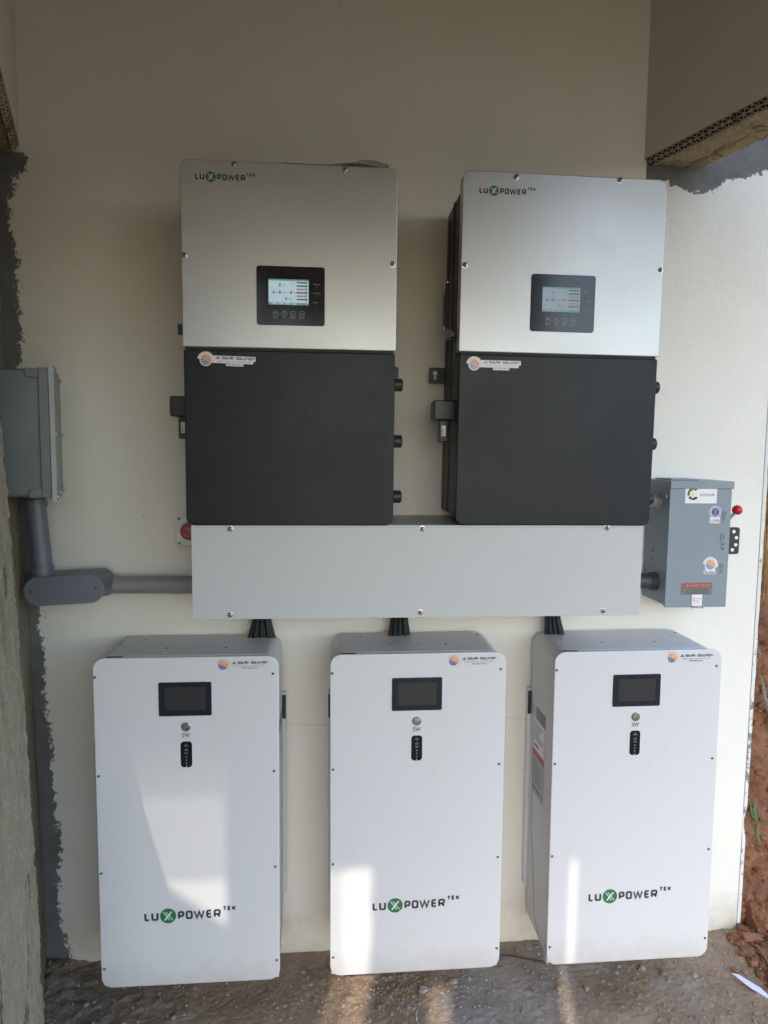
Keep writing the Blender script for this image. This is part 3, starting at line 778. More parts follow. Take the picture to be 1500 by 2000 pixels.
    for sx_ in (0, 1):
        e_ = place('bracket_ear', ear, 'black_metal', o, (.001 if not sx_ else IW-.001, -.028, ez), (0, 0, 0) if not sx_ else (0, R(180), 0))
        if not sx_:
            a = Art(); a.rect(-.022, -.014, -.014, .002, 'ink_pale', 1, .004); a.disc(-.018, .006, .0075, 'panel_print', 2, n=16); a.disc(-.018, .006, .0045, 'ink_white', 3, n=14); a.build('slot', e_, (0, -.0022, 0))
            for dz in (-.016, .016): screw(SC_SM, (.009, -.006, dz), e_)
    bz = at(866, 802, -.21).z-z
    cb = rbox('antenna_box', -.049, bz-.026, .014, bz+.026, -.175, -.235, 'black_plastic', o, .006, .003)
    dg = rbox('data_stick', -.031, bz-.083, -.008, bz-.027, -.195, -.217, 'black_plastic', o, .003, .0015)
    a = Art(); a.rect(-.0105, bz-.068, .0005, bz-.040, 'sticker_white', 1)
    for i in range(9): a.rect(-.0095, bz-.050-i*.0019, -.0095+.008*random.uniform(.5, 1), bz-.0492-i*.0019, 'ink_grey', 2)
    a.build('paper_label', dg, (-.0145, -.2173, 0))
    # right flank: three black glands
    for py, px in (((752, 778), (862, 778), (970, 775)) if left else ((755, 1287), (865, 1280), (972, 1272))):
        gzz = at(px, py, -.262).z-z
        g_ = place('cable_gland', lambda bm: lathe(bm, [(0, -.003), (.016, -.003), (.015, .012), (.0165, .013), (.0165, .031), (.014, .034), (0, .034)], Matrix.Rotation(R(90), 4, 'Z'), 12), 'black_plastic', o, (IW-.012, -.262, gzz))
    for dz in (.18, .06): screw(SC_SM, (IW+.0002, -ID+.018, IB+dz), o, (0, 0, R(90)))
    return o
inv1 = make_inverter(.3567, 1.391, 0, 'left of the two inverters, lower sticker bright, papers lying on its top', False)
inv2 = make_inverter(1.0389, 1.3942, .0057, 'right of the two inverters, black flank with chrome handle, smeared black cover and faded sticker', True)

# papers in a clear sleeve lying on the left inverter
def papers(x0, x1, y0, y1, z0, lift, mat, name, par, tw):
    def f(u, v):
        x = x0+(x1-x0)*u; y = y0+(y1-y0)*v
        c, s = math.cos(tw), math.sin(tw); xc, yc = (x0+x1)/2, (y0+y1)/2
        X2 = xc+(x-xc)*c-(y-yc)*s; Y2 = yc+(x-xc)*s+(y-yc)*c
        return (X2, Y2, z0+lift*math.exp(-((u-.72)/.24)**2)*(1-.3*v)+.002*fbm(u, v, 0, 2))
    o = grid(name, 24, 12, f, mat, par, 0)
    o.modifiers.new('t', 'SOLIDIFY').thickness = .0008
    return o
pt = 1.391+IH
pp = empty('papers', (.70, -.12, pt), 'sheets of paper in a clear sleeve lying on top of the left inverter', 'papers')
papers(-.11, .145, -.172, .05, .003, .014, 'paper', 'paper_sheet', pp, R(4)); papers(-.02, .172, -.168, .06, .005, .017, 'clear_film', 'clear_sleeve', pp, R(-6))
def flap(bm):
    V = [bm.verts.new(p) for p in ((.175, -.16, .006), (.184, -.08, .006), (.196, -.07, -.062), (.190, -.13, -.052))]; bm.faces.new(V)
place('sleeve_flap', flap, 'clear_film', pp, smooth=0)

# ------------------------------------------------------------ wireway
TX0, TX1, TZ0, TZ1, TD = .369, 1.5489, 1.1484, 1.3915, .2956
tr = empty('wireway', (TX0, 0, TZ0), 'long pale grey metal trunking box under both inverters', 'trunking')
TL, TH = TX1-TX0, TZ1-TZ0
rbox('box', .002, .002, TL-.002, TH-.0015, -.001, -TD+.004, 'trough_box_grey', tr, 0, .0005)
rbox('cover', 0, 0, TL, TH, -TD+.0035, -TD, 'trough_grey', tr, .0015, .0008)
def hinge(bm): slab(bm, .01, -TD-.0012, TH-.006, TL-.01, -TD-.0002, TH-.0045)
place('lip', hinge, 'trough_box_grey', tr, smooth=0)
for q in ((450, 1033), (825, 1033), (1185, 1031), (450, 1201), (821, 1196), (1178, 1193)):
    p_ = at(*q, -TD); screw(SC_BIG, (p_.x-TX0, -TD, p_.z-TZ0), tr)

# ------------------------------------------------------------ batteries
BW, BH, BD = .4819, .922, .2461
BX, BZ = .7227, .1138
def make_battery():
    o = empty('home_battery', (BX, 0, BZ), 'x', 'battery', 'white wall batteries in a row')
    def L(px, py, Y=-BD): q = at(px, py, Y); return q.x-BX, q.z-BZ
    rbox('body', .006, .008, BW-.006, BH-.003, -.02, -BD+.0065, 'white_enamel_body', o, (.004, .004, .034, .034), .001, 10)
    rbox('front_panel', 0, 0, BW, BH, -BD+.006, -BD, 'white_enamel', o, (.030, .030, .030, .030), .0022, 12)
    for q in ((651, 1315), (980, 1308), (652, 1503), (976, 1493), (651, 1688), (973, 1675), (651, 1870), (970, 1853)):
        x, z = L(*q); screw(SC_SM, (x, -BD, z), o)
    (x0, z0), (x1, z1) = L(767, 1389), L(866, 1323)
    s = rbox('display', x0, z0, x1, z1, -BD+.001, -BD-.0016, 'glass_navy', o, .004, .0006)
    a = Art(); w_ = x1-x0; h_ = z1-z0
    a.rect(x0+.12*w_, z0+.17*h_, x1-.11*w_, z1-.14*h_, 'lcd_off', 1); a.build('screen', s, (0, -BD-.0018, 0))
    x, z = L(816, 1409)
    place('power_button', lambda bm: lathe(bm, [(.0125, 0), (.0125, .0015), (.0112, .0026), (.0104, .0026), (.0100, .0018), (.0095, .0030), (.004, .0036), (0, .0037)], n=28), 'steel_button', o, (x, -BD, z))
    a = Art(); a.text('SW', L(808, 1429)[0], L(808, 1429)[1], .0215, .0118, 'ink_dark')
    a.text('SW', L(808, 1429)[0]+.0004, L(808, 1429)[1]+.0002, .0215, .0118, 'ink_dark', 1.5); a.build('switch_lettering', o, (0, -BD-.0002, 0))
    (x0, z0), (x1, z1) = L(804.5, 1486), L(826.5, 1436.5)
    s = rbox('indicator_window', x0, z0, x1, z1, -BD+.001, -BD-.0010, 'glass_black', o, .0088, .0005)
    a = Art(); xm = (x0+x1)/2
    for i, t in enumerate(('RUN', 'ALM', 'SOC')): a.text(t, xm-.0045, z1-.013-i*.0085-.004*(i > 0), .009, .0042, 'ink_pale')
    for i in range(4): a.disc(xm, z1-.042-i*.0085, .0016, 'panel_print', n=10); 
    for v in (.007, .019): a.disc(xm, z1-v, .001, 'panel_print', n=8)
    a.build('indicator_marks', s, (0, -BD-.0012, 0))
    x, z = L(728, 1779); x2, _ = L(898, 1770)
    brand((x2-x)/10.1).build('logo', o, (x, -BD-.0002, z), (0, R(-.6), 0))
    x, z = L(888, 1292); jc_sticker().build('sticker', o, (x, -BD-.0002, z))
    # top: cover seam, ventilation slot by the front edge, fixing screws
    zt = BH-.0032
    for a_ in ((.12, -.149, zt, .30, -.1475, zt+.0004), (.412, -.10, zt, .4128, -.02, zt+.0004), (.07, -.10, zt, .0708, -.02, zt+.0004)):
        place('top_seam', lambda bm: slab(bm, *a_), 'seam_grey', o, smooth=0)
    place('top_lip', lambda bm: slab(bm, .036, -BD+.027, BH-.004, BW-.036, -BD+.0285, BH-.0018), 'white_enamel', o, smooth=0)
    place('top_slot', lambda bm: slab(bm, .030, -BD+.008, BH-.004, .072, -BD+.026, BH-.0025), 'seam_dark', o, smooth=0)
    for x, y in ((.09, -.06), (.44, -.06), (.17, -.15), (.33, -.15), (.20, -.235), (.33, -.235), (.43, -.235)): screw(SC_SM, (x, y, BH-.0032), o, (R(-90), 0, 0))
    # flanks: side seams, grip recess, back bracket
    for sd in (0, 1):
        X0 = .0058 if sd == 0 else BW-.0058; sg = -1 if sd == 0 else 1
        def side_seam(bm, X0=X0, sg=sg):
            P = [(-.052, .70), (-.052, .30), (-.08, .20), (-.10, .06), (-.15, .012)]
            for (ya, za), (yb_, zb_) in zip(P, P[1:]):
                V = [bm.verts.new((X0+sg*d, y, z)) for y, z, d in ((ya-.001, za, 0), (ya+.001, za, 0), (yb_+.001, zb_, 0), (yb_-.001, zb_, 0))]
                V2 = [bm.verts.new(v.co+Vector((sg*.0005, 0, 0))) for v in V]; bm.faces.new(V2)
                for i in range(4): bm.faces.new((V[i], V[(i+1) % 4], V2[(i+1) % 4], V2[i]))
        place('side_seam', side_seam, 'seam_dark', o, smooth=0)
        def grip(bm, X0=X0, sg=sg):
            P = outline(-.165, .665, -.075, .70, .006, 4)
            V = [bm.verts.new((X0+sg*.0006, y, z)) for y, z in P]; bm.faces.new(V)
            slab(bm, X0, -.165, .6995, X0+sg*.0015, -.075, .703)
        place('grip_recess', grip, 'seam_grey', o, smooth=0)
        rbox('wall_bracket', -.006 if sd == 0 else BW-.010, .10, .010 if sd == 0 else BW+.006, .74, -.001, -.019, 'white_enamel_body', o, .002, .001)
        place('bracket_gap', lambda bm, X0=X0, sg=sg: slab(bm, X0-sg*.002, -.024, .66, X0+sg*.0105, -.0195, .732), 'seam_dark', o, smooth=0)
        rbox('foot_tab', .004 if sd == 0 else BW-.012, -.003, .012 if sd == 0 else BW-.004, .02, -BD+.03, -BD+.012, 'white_enamel_body', o, .001, .0005)
    # data plate on the left flank
    a = Art(); a.rect(0, 0, .105, .235, 'ink_pale', 1)
    a.rect(0, .14, .105, .235, 'sticker_white', 1.5); a.rect(0, .120, .105, .137, 'ink_red', 2); a.rect(.012, .150, .05, .158, 'ink_grey', 2)
    for i in range(9): a.rect(.006, .170+i*.0065, .006+.09*random.uniform(.5, 1), .1722+i*.0065, 'ink_grey', 2)
    for i in range(8): a.rect(.006, .040+i*.009, .006+.09*random.uniform(.4, 1), .0425+i*.009, 'ink_grey', 2)
    for i in range(6): a.disc(.012+i*.016, .018, .006, 'ink_dark' if i < 4 else 'ink_red', 2, n=10)
    a.build('data_plate', o, (.0056, -.055, .43), (0, 0, R(-90)))
    return o
bat = make_battery()
bat['label'] = 'white wall battery in the middle of the row of three'
bat.rotation_euler = (0, -.0035, 0)
BT = [dup(bat, (.1012, 0, .1132), (0, 0, 0), 'white wall battery at the left, nearest the rough side wall'),
      dup(bat, (1.3429, 0, .112), (0, -.0055, 0), 'white wall battery at the right, narrow sun stripe beside its logo')]

# ------------------------------------------------------------ cable bundles between wireway and batteries
def cables(x, dx, tip, label):
    o = empty('cable_bundle', (x, -.045, TZ0), label, 'cables', 'black cable bundles from the trunking to the batteries')
    zt = .1138+BH-.005-TZ0
    for i in range(11):
        a = (i-5)*.0040; y = .005*math.sin(i*2.1); k_ = (5-i)/10 if dx < 0 else (i+2)/12; P = spline([(a*.8, y, .01), (a*.8, y, -.025), (a*.9+dx*k_*.5, y, zt*.62), (a+dx*k_*1.6, y-.004, zt-.004)], 6)
        bm = bmesh.new(); tube(bm, P, .0060, 8); link('cable', fin(bm, 'cable'), 'cable_black', o)
    if tip:
        bm = bmesh.new(); tube(bm, [(tip-.006, .004, zt+.009), (tip+.010, .002, zt+.002)], .004, 8); link('orange_cable', fin(bm, 'orange_cable'), 'cable_orange', o)
for px, dx, tip, lab in ((511, -.020, -.040, 'fanned black cable bundle above the left battery, orange end showing'),
                    (780, -.012, -.040, 'fanned black cable bundle above the middle battery, orange end showing'), (1078, .010, 0, 'short black cable bundle above the right battery')):
    cables(at(px, 1212, -.045).x, dx, tip, lab)

# ------------------------------------------------------------ junction box on the side wall and its conduit run
ang = math.atan(SK)                      # the side wall's turn about z
JX, JY, JZ0, JZ1 = .063, -.34, 1.452, 1.780
jb = empty('junction_box', (JX, JY, JZ0), 'dark grey junction box with screwed lid on the left side wall', 'junction box', rot=(0, 0, ang))
JH = JZ1-JZ0; JLn = .38
# local frame: -x into the wall, +y away from the viewer along the wall, lid faces +x
def jbody(bm):
    prism(bm, outline(-.125, .012, -.020, JH-.014, (.022, .004, .004, .010), 6), JLn-.01, .006, .006)
place('body', jbody, 'box_paint', jb)
def jrim(bm): prism(bm, outline(-.034, .010, -.012, JH-.010, .002, 3), JLn-.004, .001, .002)
place('rim', jrim, 'box_paint', jb)
place('lid', lambda bm: prism(bm, outline(-.0115, 0, 0, JH, .002, 3), JLn, 0, .0012), 'box_lid', jb)
for a_ in ((-.062, JH-.034, -.022, JH-.012, (.010, 0, 0, 0), 5), (-.062, .010, -.022, .032, (0, 0, 0, .010), 5)):
    place('corner_pad', lambda bm: prism(bm, outline(*a_), .05, .002, .002), 'box_paint', jb)
for y in (.02, .19, .36):
    for z in (.012, JH-.012): screw(SC_BIG, (.0002, y, z), jb, (0, 0, R(90)))
for y in (.02, .36):
    for z in (JH/2,): screw(SC_BIG, (.0002, y, z), jb, (0, 0, R(90)))
place('mounting_ear', lambda bm: (slab(bm, -.128, .03, JH-.02, -.112, .034, JH+.03), slab(bm, -.128, .03, -.012, -.112, .034, .02)), 'box_paint', jb, smooth=0)

# conduit: down from the box, through an access fitting, then along the wall to the trunking
cr = empty('conduit', (.0, -.06, 1.15), 'grey plastic conduit running from the left junction box to the trunking', 'conduit')
def C_(px, py, Y): q = at(px, py, Y); return q-Vector((0, -.06, 1.15))
YV, YH = -.13, -.062
def pipe(name, A, B_, r, mat, extra=None):
    def f(bm):
        tube(bm, [A, A.lerp(B_, .5), B_], r, 24)
    return place(name, f, mat, cr)
A = C_(69, 975, YV); B_ = C_(84, 1112, YV)
pv_ = pipe('pipe', A, B_, .0255, 'pvc_grey')
pipe('collar', A.lerp(B_, .02), A.lerp(B_, .12), .0290, 'pvc_grey'); pipe('collar', C_(82, 1107, YV), C_(85, 1136, YV), .0295, 'pvc_grey')
pipe('pipe', C_(205, 1142, YH), C_(385, 1142, YH), .0255, 'pvc_light')
pipe('collar', C_(193, 1145, YH), C_(211, 1142, YH), .030, 'pvc_grey')
# faint print on the pipe
a = Art(); a.text('SCH 40 PVC CONDUIT RIGID NONMETALLIC', 0, 0, .0048, .17, 'seam_dark', 1, rot=True)
q = C_(60, 1008, YV-.0236); a.build('pipe_print', pv_, (q.x-.002, q.y-.0015, q.z), (0, R(-4), R(-18)))
YC = -.175
q0, q1 = at(46, 1157, YC), at(203, 1148, YC)
lw = (q1-q0).length; tilt = math.atan2(q1.z-q0.z, q1.x-q0.x); mid = (q0+q1)/2-Vector((0, -.06, 1.15))
def lbody(bm): prism(bm, outline(-lw/2+.004, -.036, lw/2-.004, .036, .0358, 12), .115, .004, .002)
place('access_fitting', lbody, 'pvc_grey', cr, mid, (0, -tilt, 0))
cv = place('fitting_cover', lambda bm: prism(bm, outline(-lw/2, -.0395, lw/2, .0395, .039, 14), .003, -.001, .0018), 'pvc_grey', cr, mid+Vector((0, -.001, 0)), (0, -tilt, 0))
for sx_ in (-1, 1): screw(SC_SM, (sx_*(lw/2-.020), -.001, 0), cv)

# emergency stop behind the wireway's left end
YE = -.075
q = at(371, 1037, YE)
es = empty('emergency_stop', (q.x, 0, q.z), 'red mushroom stop button on a steel plate beside the trunking', 'stop button')
rbox('back_box', -.030, -.036, .030, .036, 0, YE+.002, 'estop_plate', es, .004, .002)
rbox('plate', -.038, -.043, .038, .043, YE+.002, YE, 'estop_plate', es, .006, .0006)
for sx_ in (-1, 1):
    for sz_ in (-1, 1): screw(SC_SM, (sx_*.030, YE, sz_*.035), es)
place('collar', lambda bm: lathe(bm, [(.027, 0), (.027, .004), (.022, .007), (.015, .007)], n=28), 'box_lid', es, (-.0, YE, 0))
place('button', lambda bm: lathe(bm, [(.010, .004), (.010, .014), (.021, .016), (.0225, .020), (.0215, .025), (.016, .029), (0, .031)], n=28), 'red_dull', es, (0, YE, 0))
a = Art(); a.ring(0, 0, .012, .0018, 'ink_pale', 1, 14, 200, 300); a.ring(0, 0, .012, .0018, 'ink_pale', 1, 14, 20, 120); a.build('arrow_marks', es, (0, YE-.0305, 0))

# ------------------------------------------------------------ safety switch on the right
SX0, SX1, SZ0, SZ1, SD = 1.693, 1.879, 1.135, 1.504, .153
sw = empty('safety_switch', (SX0, 0, SZ0), 'grey steel disconnect switch box with red ball handle, right of the trunking', 'switch box')
SW_, SH_ = SX1-SX0, SZ1-SZ0
def L(px, py, Y=-SD): q = at(px, py, Y); return (q.x-SX0, q.z-SZ0)
rbox('box', .002, .006, SW_-.004, SH_-.020, -.004, -SD+.006, 'switch_paint', sw, 0, .0008)
rbox('door', 0, 0, SW_, SH_-.022, -SD+.010, -SD, 'switch_paint', sw, .003, .0012)
rbox('rain_hood', -.001, SH_-.0215, SW_+.004, SH_, -.004, -SD-.004, 'switch_paint', sw, 0, .0015)
rbox('hub_plate', .02, SH_, .105, SH_+.005, -.02, -.115, 'switch_paint', sw, 0, .002)
for y, z in ((-.135, SH_-.045), (-.06, SH_*.42), (-.06, SH_*.35)):
    screw(SC_SM if y > -.1 else SC_BIG, (.0018 if y > -.1 else -.001, y, z), sw, (0, 0, R(-90)))
(x0, z0), (x1, z1) = L(1337.5, 983), L(1401, 951)
st = Art(); w_, h_ = x1-x0, z1-z0
st.rect(x0, z0, x1, z1, 'sticker_white', 1)
cx, cz, r = x0+.25*w_, z0+.57*h_, .30*h_
st.ring(cx, cz, r, .15*h_, 'ink_grey', 2, 24, 50, 200); st.ring(cx, cz, r, .15*h_, 'ink_dark', 2, 18, 215, 320)
st.poly([(cx-.02*w_, cz+.27*h_), (cx-.085*w_, cz-.08*h_), (cx-.02*w_, cz-.05*h_), (cx-.075*w_, cz-.45*h_), (cx+.04*w_, cz+.06*h_), (cx-.02*w_, cz+.03*h_), (cx+.03*w_, cz+.27*h_)], 'ink_yellow', 3)
st.text('circuit', x0+.46*w_, z0+.44*h_, .47*w_, .20*h_, 'ink_dark', 2)
st.build('white_sticker', sw, (0, -SD-.0002, 0))
st = Art(); cx, cz = L(1397, 1000); k = .00126
st.disc(cx, cz, 14*k, 'sticker_white', 1); st.rect(cx-13*k, cz-26*k, cx+12*k, cz-12*k, 'sticker_white', 1.2, 2*k)
st.ring(cx, cz, 11.6*k, 1.6*k, 'ink_purple', 2, 30); st.disc(cx, cz, 9.2*k, 'ink_purple', 2)
st.rect(cx-1.8*k, cz-7*k, cx+1.8*k, cz+7*k, 'ink_lilac', 3)
for i in (-1, 1):
    for j in range(3): st.stroke([(cx+i*2.4*k, cz+(5-4*j)*k), (cx+i*6*k, cz+(2.5-4*j)*k)], .9*k, 'ink_lilac', 3)
st.text('LUM', cx-11.8*k, cz-24*k, 16.5*k, 7.4*k, 'ink_purple', 2); st.stroke([(cx+5.6*k, cz-24*k), (cx+8*k, cz-17*k), (cx+10.4*k, cz-24*k)], 1.5*k, 'ink_purple', 2); st.disc(cx+8.2*k, cz-26*k, 1.8*k, 'ink_orange2', 2, n=10)
st.build('round_sticker', sw, (0, -SD-.0002, 0))
st = Art(); cx, cz = L(1387, 1103); sun_emblem(st, cx, cz, 11.2*k, True, False, True)
st.rect(cx-15*k, cz-22*k, cx+14*k, cz-12*k, 'sticker_white', 1.2, 2*k); st.disc(cx, cz-6*k, 12.5*k, 'sticker_white', 1.3)
st.text('Solar', cx-13.5*k, cz-21*k, 27*k, 8*k, 'ink_navy', 2.5); st.text('Solar', cx-13.1*k, cz-21*k, 27*k, 8*k, 'ink_navy', 2.2)
st.build('sun_sticker', sw, (0, -SD-.0002, 0))
(x0, z0), (x1, z1) = L(1329, 1162), L(1391, 1138)
st = Art(); w_, h_ = x1-x0, z1-z0
st.rect(x0, z0, x1, z1, 'ink_khaki', 1); st.rect(x0+.12*w_, z0+.62*h_, x1-.0*w_, z1-.04*h_, 'ink_warn', 2); st.text('DANGER / PELIGRO', x0+.27*w_, z0+.70*h_, .68*w_, .17*h_, 'ink_pale', 3)
st.poly([(x0+.17*w_, z0+.70*h_), (x0+.24*w_, z0+.70*h_), (x0+.205*w_, z0+.90*h_)], 'ink_pale', 3)
st.poly([(x0+.06*w_, z0+.92*h_), (x0+.01*w_, z0+.45*h_), (x0+.06*w_, z0+.5*h_), (x0+.03*w_, z0+.12*h_), (x0+.10*w_, z0+.62*h_), (x0+.06*w_, z0+.58*h_), (x0+.10*w_, z0+.92*h_)], 'ink_warn', 2)
for i in range(5): st.text('WARNING HAZARDOUS VOLTAGE DISCONNECT', x0+(.16+.03*(i % 2))*w_, z0+(.50-.10*i)*h_, (.76-.06*(i % 2))*w_, .055*h_, 'ink_dark', 2)
st.build('warning_label', sw, (0, -SD-.0002, 0))
(x0, z0), (x1, z1) = L(1350, 1183), L(1371, 1161)
st = Art(); w_, h_ = x1-x0, z1-z0
st.rect(x0, z0, x1, z1, 'sticker_white', 1, .001); st.poly([(x0+.22*w_, z0+.75*h_), (x0+.12*w_, z0+.45*h_), (x0+.2*w_, z0+.47*h_), (x0+.14*w_, z0+.2*h_), (x0+.28*w_, z0+.52*h_), (x0+.2*w_, z0+.5*h_), (x0+.28*w_, z0+.75*h_)], 'ink_red', 2)
st.text('DANGER', x0+.36*w_, z0+.6*h_, .55*w_, .09*h_, 'ink_red', 2)
for i in range(3): st.rect(x0+.36*w_, z0+(.45-.1*i)*h_, x0+(.7+.1*(i == 1))*w_, z0+(.49-.1*i)*h_, 'ink_orange2', 2)
st.build('small_label', sw, (0, -SD-.0012, 0))
place('hasp', lambda bm: slab(bm, x0-.001, -SD-.010, -.001, x1+.001, -SD+.004, .004), 'screw_steel', sw, smooth=0)
# embossed ON / OFF / ON reading downwards
st = Art()
for t, px, py, ln in (('ON', 1411, 998, .030), ('OFF', 1408, 1042, .048), ('ON', 1406, 1100, .030)):
    x, z = L(px, py); st.text(t, x, z, .011, ln, 'switch_paint', 1, rot=True)
e_ = st.build('embossed_lettering', sw, (0, -SD+.0002, 0)); e_.modifiers.new('t', 'SOLIDIFY').thickness = .0022
e_.modifiers['t'].offset = 1
# handle
def plate(bm):
    P = outline(-.006, -.040, GW, .040, (0, .008, .008, 0), 4); prism(bm, P, .0015, -.0015, .0004)
x, z = L(1424, 1056, -.13); GW = L(1443.5, 1056, -.13)[0]-x
pl = place('handle_guard', plate, 'black_metal', sw, (x, -.13, z))
st = Art()
for u, v in ((.40, .027), (.68, .009), (.65, -.012), (.34, -.027)): st.disc(u*GW, v, .0052, 'ink_white', 1, n=16)
st.build('guard_holes', pl, (0, -.0016, 0))
a0 = Vector((SW_-.001, -.125, L(1424, 1024, -.13)[1])); bx, bz = L(1440, 996, -.135); a1 = Vector((bx, -.135, bz))
hd = place('handle_lever', lambda bm: tube(bm, [a0, a0.lerp(a1, .5), a1], .0045, 12), 'switch_paint', sw)
place('handle_ball', lambda bm: bmesh.ops.create_uvsphere(bm, u_segments=24, v_segments=16, radius=.0145), 'red_plastic', hd, a1)
# short pipes feeding the switch
def stub(label, px0, px1, py, Y, r, mat, rc):
    A, B2 = at(px0, py, Y), at(px1, py, Y); o = empty('conduit_stub', A, label, 'conduit', 'short conduit stubs between the boxes and the switch')
    B3 = Vector((B2.x, Y, A.z))-A
    place('pipe', lambda bm: tube(bm, [Vector(), B3*.5, B3], r, 24), mat, o)
    place('locknut', lambda bm: tube(bm, [B3*.62, B3*.64, B3*.97, B3], [rc*.94, rc, rc, rc*.9], 24), mat, o)
stub('dark plastic conduit stub between trunking and switch box, low down', 1240, 1287, 1135, -.085, .0225, 'pvc_dark', .0275)
stub('pale grey conduit stub between right inverter and switch box, high up', 1262, 1290, 979, -.085, .0195, 'pvc_light', .0215)

# ------------------------------------------------------------ stones, clods and litter
def rock(bm, c, r, seed, sub=2, fl=.7, mat=0):
    k = bmesh.ops.create_icosphere(bm, subdivisions=sub, radius=1)['verts']; rg = random.Random(seed)
    sx_, sy_, sz_ = rg.uniform(.75, 1.25), rg.uniform(.75, 1.2), fl*rg.uniform(.7, 1.1); a = rg.uniform(0, 6.28)
    for v in k:
        p = v.co.copy(); d = 1+.35*noise.noise(p*1.2+Vector((seed*1.7, 0, 0)))+.15*noise.noise(p*3+Vector((seed, 4, 0)))
        p *= d*r; p = Vector((p.x*sx_, p.y*sy_, p.z*sz_)); p.rotate(Matrix.Rotation(a, 3, 'Z')); v.co = Vector(c)+p
    if mat:
        for v in k:
            for f in v.link_faces: f.material_index = mat
def scatter(name, n, mats, pick, label, sub=1):
    bm = bmesh.new()
    for i in range(n):
        c, r, m = pick(i); rock(bm, c, r, i+random.randint(0, 9999), sub, .75, m)
    o = link(name, fin(bm, name), mats, None, smooth=25); prop(o, label, 'gravel' if 'gravel' in name else 'soil', kind='stuff'); return o
def pk(i):
    x = random.uniform(-.15, 2.2); y = random.uniform(-.42, -.005)
    if random.random() < .35: x = random.gauss(.86, .12); y = random.gauss(-.17, .06)
    y = min(y, -.006)
    r = .0009+.0065*random.random()**6; return (x, y, gz(x, y)+r*.25), r, random.choice((0, 0, 1, 2))
scatter('gravel', 5200, ['stone_tan', 'stone_grey', 'ground_soil'], pk, 'small gravel and grit strewn over the trodden ground')
def pk2(i):
    if i % 3 == 0:
        x = random.uniform(2.02, 2.5); y = random.uniform(-.30, .0); y = max(y, -.28+(x-2.02)*-.2)
        r = .004+.014*random.random()**3
        if x < 2.10 and y > -.03: y = -.05
        return (x, y, gz(x, y)+r*.4), r, random.choice((0, 0, 0, 1))
    u = random.random()**1.6*.3; v = random.random()**1.5*.8; p_ = bank(u, v); r = .0025+.016*random.random()**4
    return (max(p_[0], 2.105), p_[1]-r*.2, p_[2]), r, random.choice((0, 0, 0, 1))
scatter('clods', 4200, ['clay', 'brick_red'], pk2, 'crumbled red clay clods lying at the foot of the earth bank')
def stone(px, py, r, mat, label, name='stone', fl=.7, group=None):
    c = atz(px, py, .01)
    bm = bmesh.new(); rock(bm, (0, 0, r*.45), r, int(px), 3, fl)
    o = link(name, fin(bm, name), mat, None, (c.x, c.y, gz(c.x, c.y)), smooth=30); prop(o, label, 'stone', group)
stone(1452, 1822, .018, 'clay', 'rounded red clay lump against the foot of the wall end')
stone(1447, 1862, .011, 'clay', 'small brown lump just in front of the wall end')
stone(1436, 1890, .010, 'brick_red', 'small reddish stone left of the white shard')
stone(1296, 1897, .011, 'stone_tan', 'tan stone below the right battery, near its right corner')
stone(1255, 1886, .010, 'stone_grey', 'pale grey stone at the bottom edge of the right battery')
stone(1356, 1900, .009, 'stone_grey', 'grey upright pebble right of the right battery')
stone(1145, 1925, .009, 'stone_tan', 'tan pebble beside the sunlit stripe on the ground', fl=1.1)
stone(1092, 1928, .009, 'stone_tan', 'tan pebble lying in the sunlit stripe under the right battery', fl=1.1)
stone(826, 1932, .014, 'stone_grey', 'grey stone under the middle battery')
stone(886, 1912, .012, 'stone_grey', 'grey stone beside an orange chip under the middle battery')
stone(873, 1915, .008, 'brick_red', 'orange chip leaning on a grey stone under the middle battery')
stone(683, 1945, .014, 'stone_tan', 'sunlit tan stone at the left end of the middle battery')
stone(695, 1962, .008, 'stone_tan', 'smaller tan stone just in front of the sunlit one')
stone(168, 1958, .008, 'stone_grey', 'pale flake on the dark ground below the left battery')
stone(1009, 1852, .010, 'stone_tan', 'round pebble at the wall between middle and right battery')
c = atz(1468, 1836, .015)
o = rbox('brick_fragment', -.028, 0, .028, .016, .012, -.012, 'brick_red', None, .003, .002, loc=(c.x, c.y, gz(c.x, c.y)+.004), rot=(R(4), R(2), R(-8)))
prop(o, 'flat brick fragment lying at the foot of the wall end', 'brick')
c = atz(1465, 1925, .005)
def shard(bm):
    P = [(-.028, .045), (-.012, .036), (.020, -.02), (.026, -.050), (.016, -.052), (-.010, -.01)]
    V = [bm.verts.new((x, y, .002)) for x, y in P]; V2 = [bm.verts.new((x, y, 0)) for x, y in P]
    bm.faces.new(V); bm.faces.new(list(reversed(V2)))
    for i in range(6): bm.faces.new((V[i], V2[i], V2[(i+1) % 6], V[(i+1) % 6]))
prop(place('plastic_shard', shard, 'shard_white', None, (c.x, c.y, gz(c.x, c.y)+.008), (R(6), R(-4), R(6)), smooth=0), 'pointed white shard lying on the ground by the clay', 'litter')
# a thin black wire on the ground between the batteries
bm = bmesh.new(); P = [atz(px, py, .006) for px, py in ((978, 1865), (1000, 1867), (1030, 1872), (1062, 1876))]
tube(bm, spline([(p.x, p.y, gz(p.x, p.y)+.005) for p in P], 6), .0022, 6)
prop(link('wire', fin(bm, 'wire'), 'cable_black'), 'thin dark wire on the ground between middle and right battery', 'wire')
bm = bmesh.new(); P = [atz(px, py, .006) for px, py in ((815, 1974), (813, 1985), (816, 1998), (825, 2003))]
tube(bm, spline([(p.x, p.y, gz(p.x, p.y)+.006) for p in P], 6), .0008, 6)
prop(link('wire', fin(bm, 'wire'), 'shard_white'), 'short white thread at the bottom edge below the middle battery', 'wire')

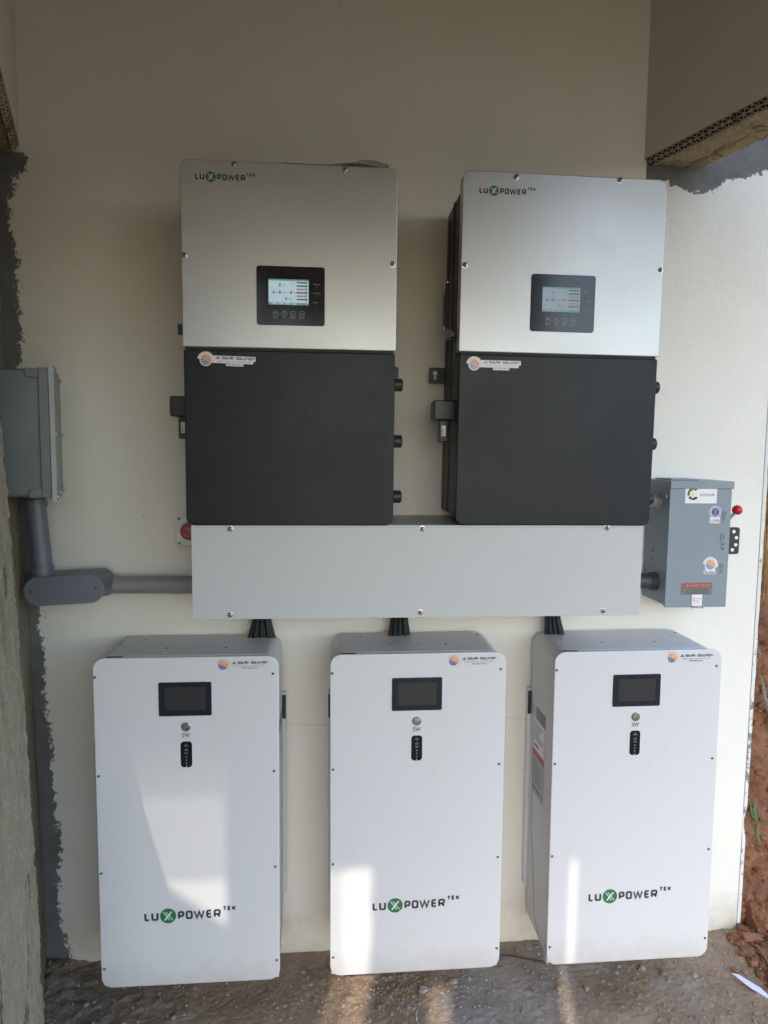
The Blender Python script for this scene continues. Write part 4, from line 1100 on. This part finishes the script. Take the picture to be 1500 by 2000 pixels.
# roots and weeds on the bank
def onbank(px, py, d=.02):
    best = None
    dr = fwd + r2*((px-750)/FPX) - u2*((py-1000)/FPX)
    t = 2.0
    while t < 4:
        p_ = CAM+dr*t
        if p_.x > 2.1 and p_.y > .04+.34*p_.z-d: return p_
        t += .01
    return CAM+dr*2.6
bm = bmesh.new(); P = spline([onbank(*q) for q in ((1478, 1262), (1483, 1285), (1477, 1305), (1488, 1335), (1492, 1360), (1502, 1392), (1520, 1420))], 14)
tube(bm, P, [.0085+.0018*math.sin(i*1.5) for i in range(len(P))], 12)
prop(link('root', fin(bm, 'root'), 'root_skin'), 'thick ringed brown root snaking down the clay bank', 'root')
ws = empty('dry_grass', onbank(1495, 1130), 'dry yellow grass hanging over the clay bank at the right edge', 'grass tuft')
for i in range(26):
    x = 1488+random.uniform(0, 26); bm = bmesh.new(); y0 = random.uniform(930, 1040)
    P = spline([onbank(x+5, y0, .05)-ws.location, onbank(x+random.uniform(-6, 6), y0+70, .07)-ws.location, onbank(x+random.uniform(-8, 2), y0+random.uniform(110, 150), .04)-ws.location], 6)
    tube(bm, P, [.0022*(1-.7*k/len(P)) for k in range(len(P))], 4); link('blade', fin(bm, 'blade'), 'straw', ws)
wd = empty('weed', onbank(1482, 1640), 'small green weed sprouting from the red clay', 'weed')
for q in (((1462, 1606), (1485, 1605), (1515, 1607)), ((1484, 1605), (1479, 1625), (1486, 1650)), ((1479, 1560), (1474, 1580), (1480, 1604)), ((1478, 1604), (1470, 1590), (1466, 1570))):
    bm = bmesh.new(); P = spline([onbank(*k_, .05)-wd.location for k_ in q], 6)
    for a_, c_ in zip(enumerate(P), list(enumerate(P))[1:]):
        (i, p_), (j, q_) = a_, c_; n_ = len(P)-1
        w0, w1 = [.0055*math.sin(math.pi*min(.98, max(.04, t/n_)))+.0006 for t in (i, j)]
        dd = Vector((.8, 0, .3)) if q[0][0] > 1465 and q[0][0] != 1462 else Vector((0, 0, .3))
        V = [bm.verts.new(v) for v in (p_-dd*w0, p_+dd*w0, q_+dd*w1, q_-dd*w1)]; bm.faces.new(V)
    link('leaf', fin(bm, 'leaf'), 'leaf_green', wd)
for k_, q in enumerate((((1470, 1700), (1475, 1740), (1487, 1790)), ((1482, 1850), (1495, 1870), (1510, 1900)))):
    bm = bmesh.new(); tube(bm, spline([onbank(*u_, .04) for u_ in q] if k_ == 0 else [atz(*u_, .03) for u_ in q], 6), .0018, 5)
    prop(link('twig', fin(bm, 'twig'), 'straw'), ('thin dry stalk standing against the clay bank', 'thin dry stalk lying among clods right of the shard')[k_], 'twig')
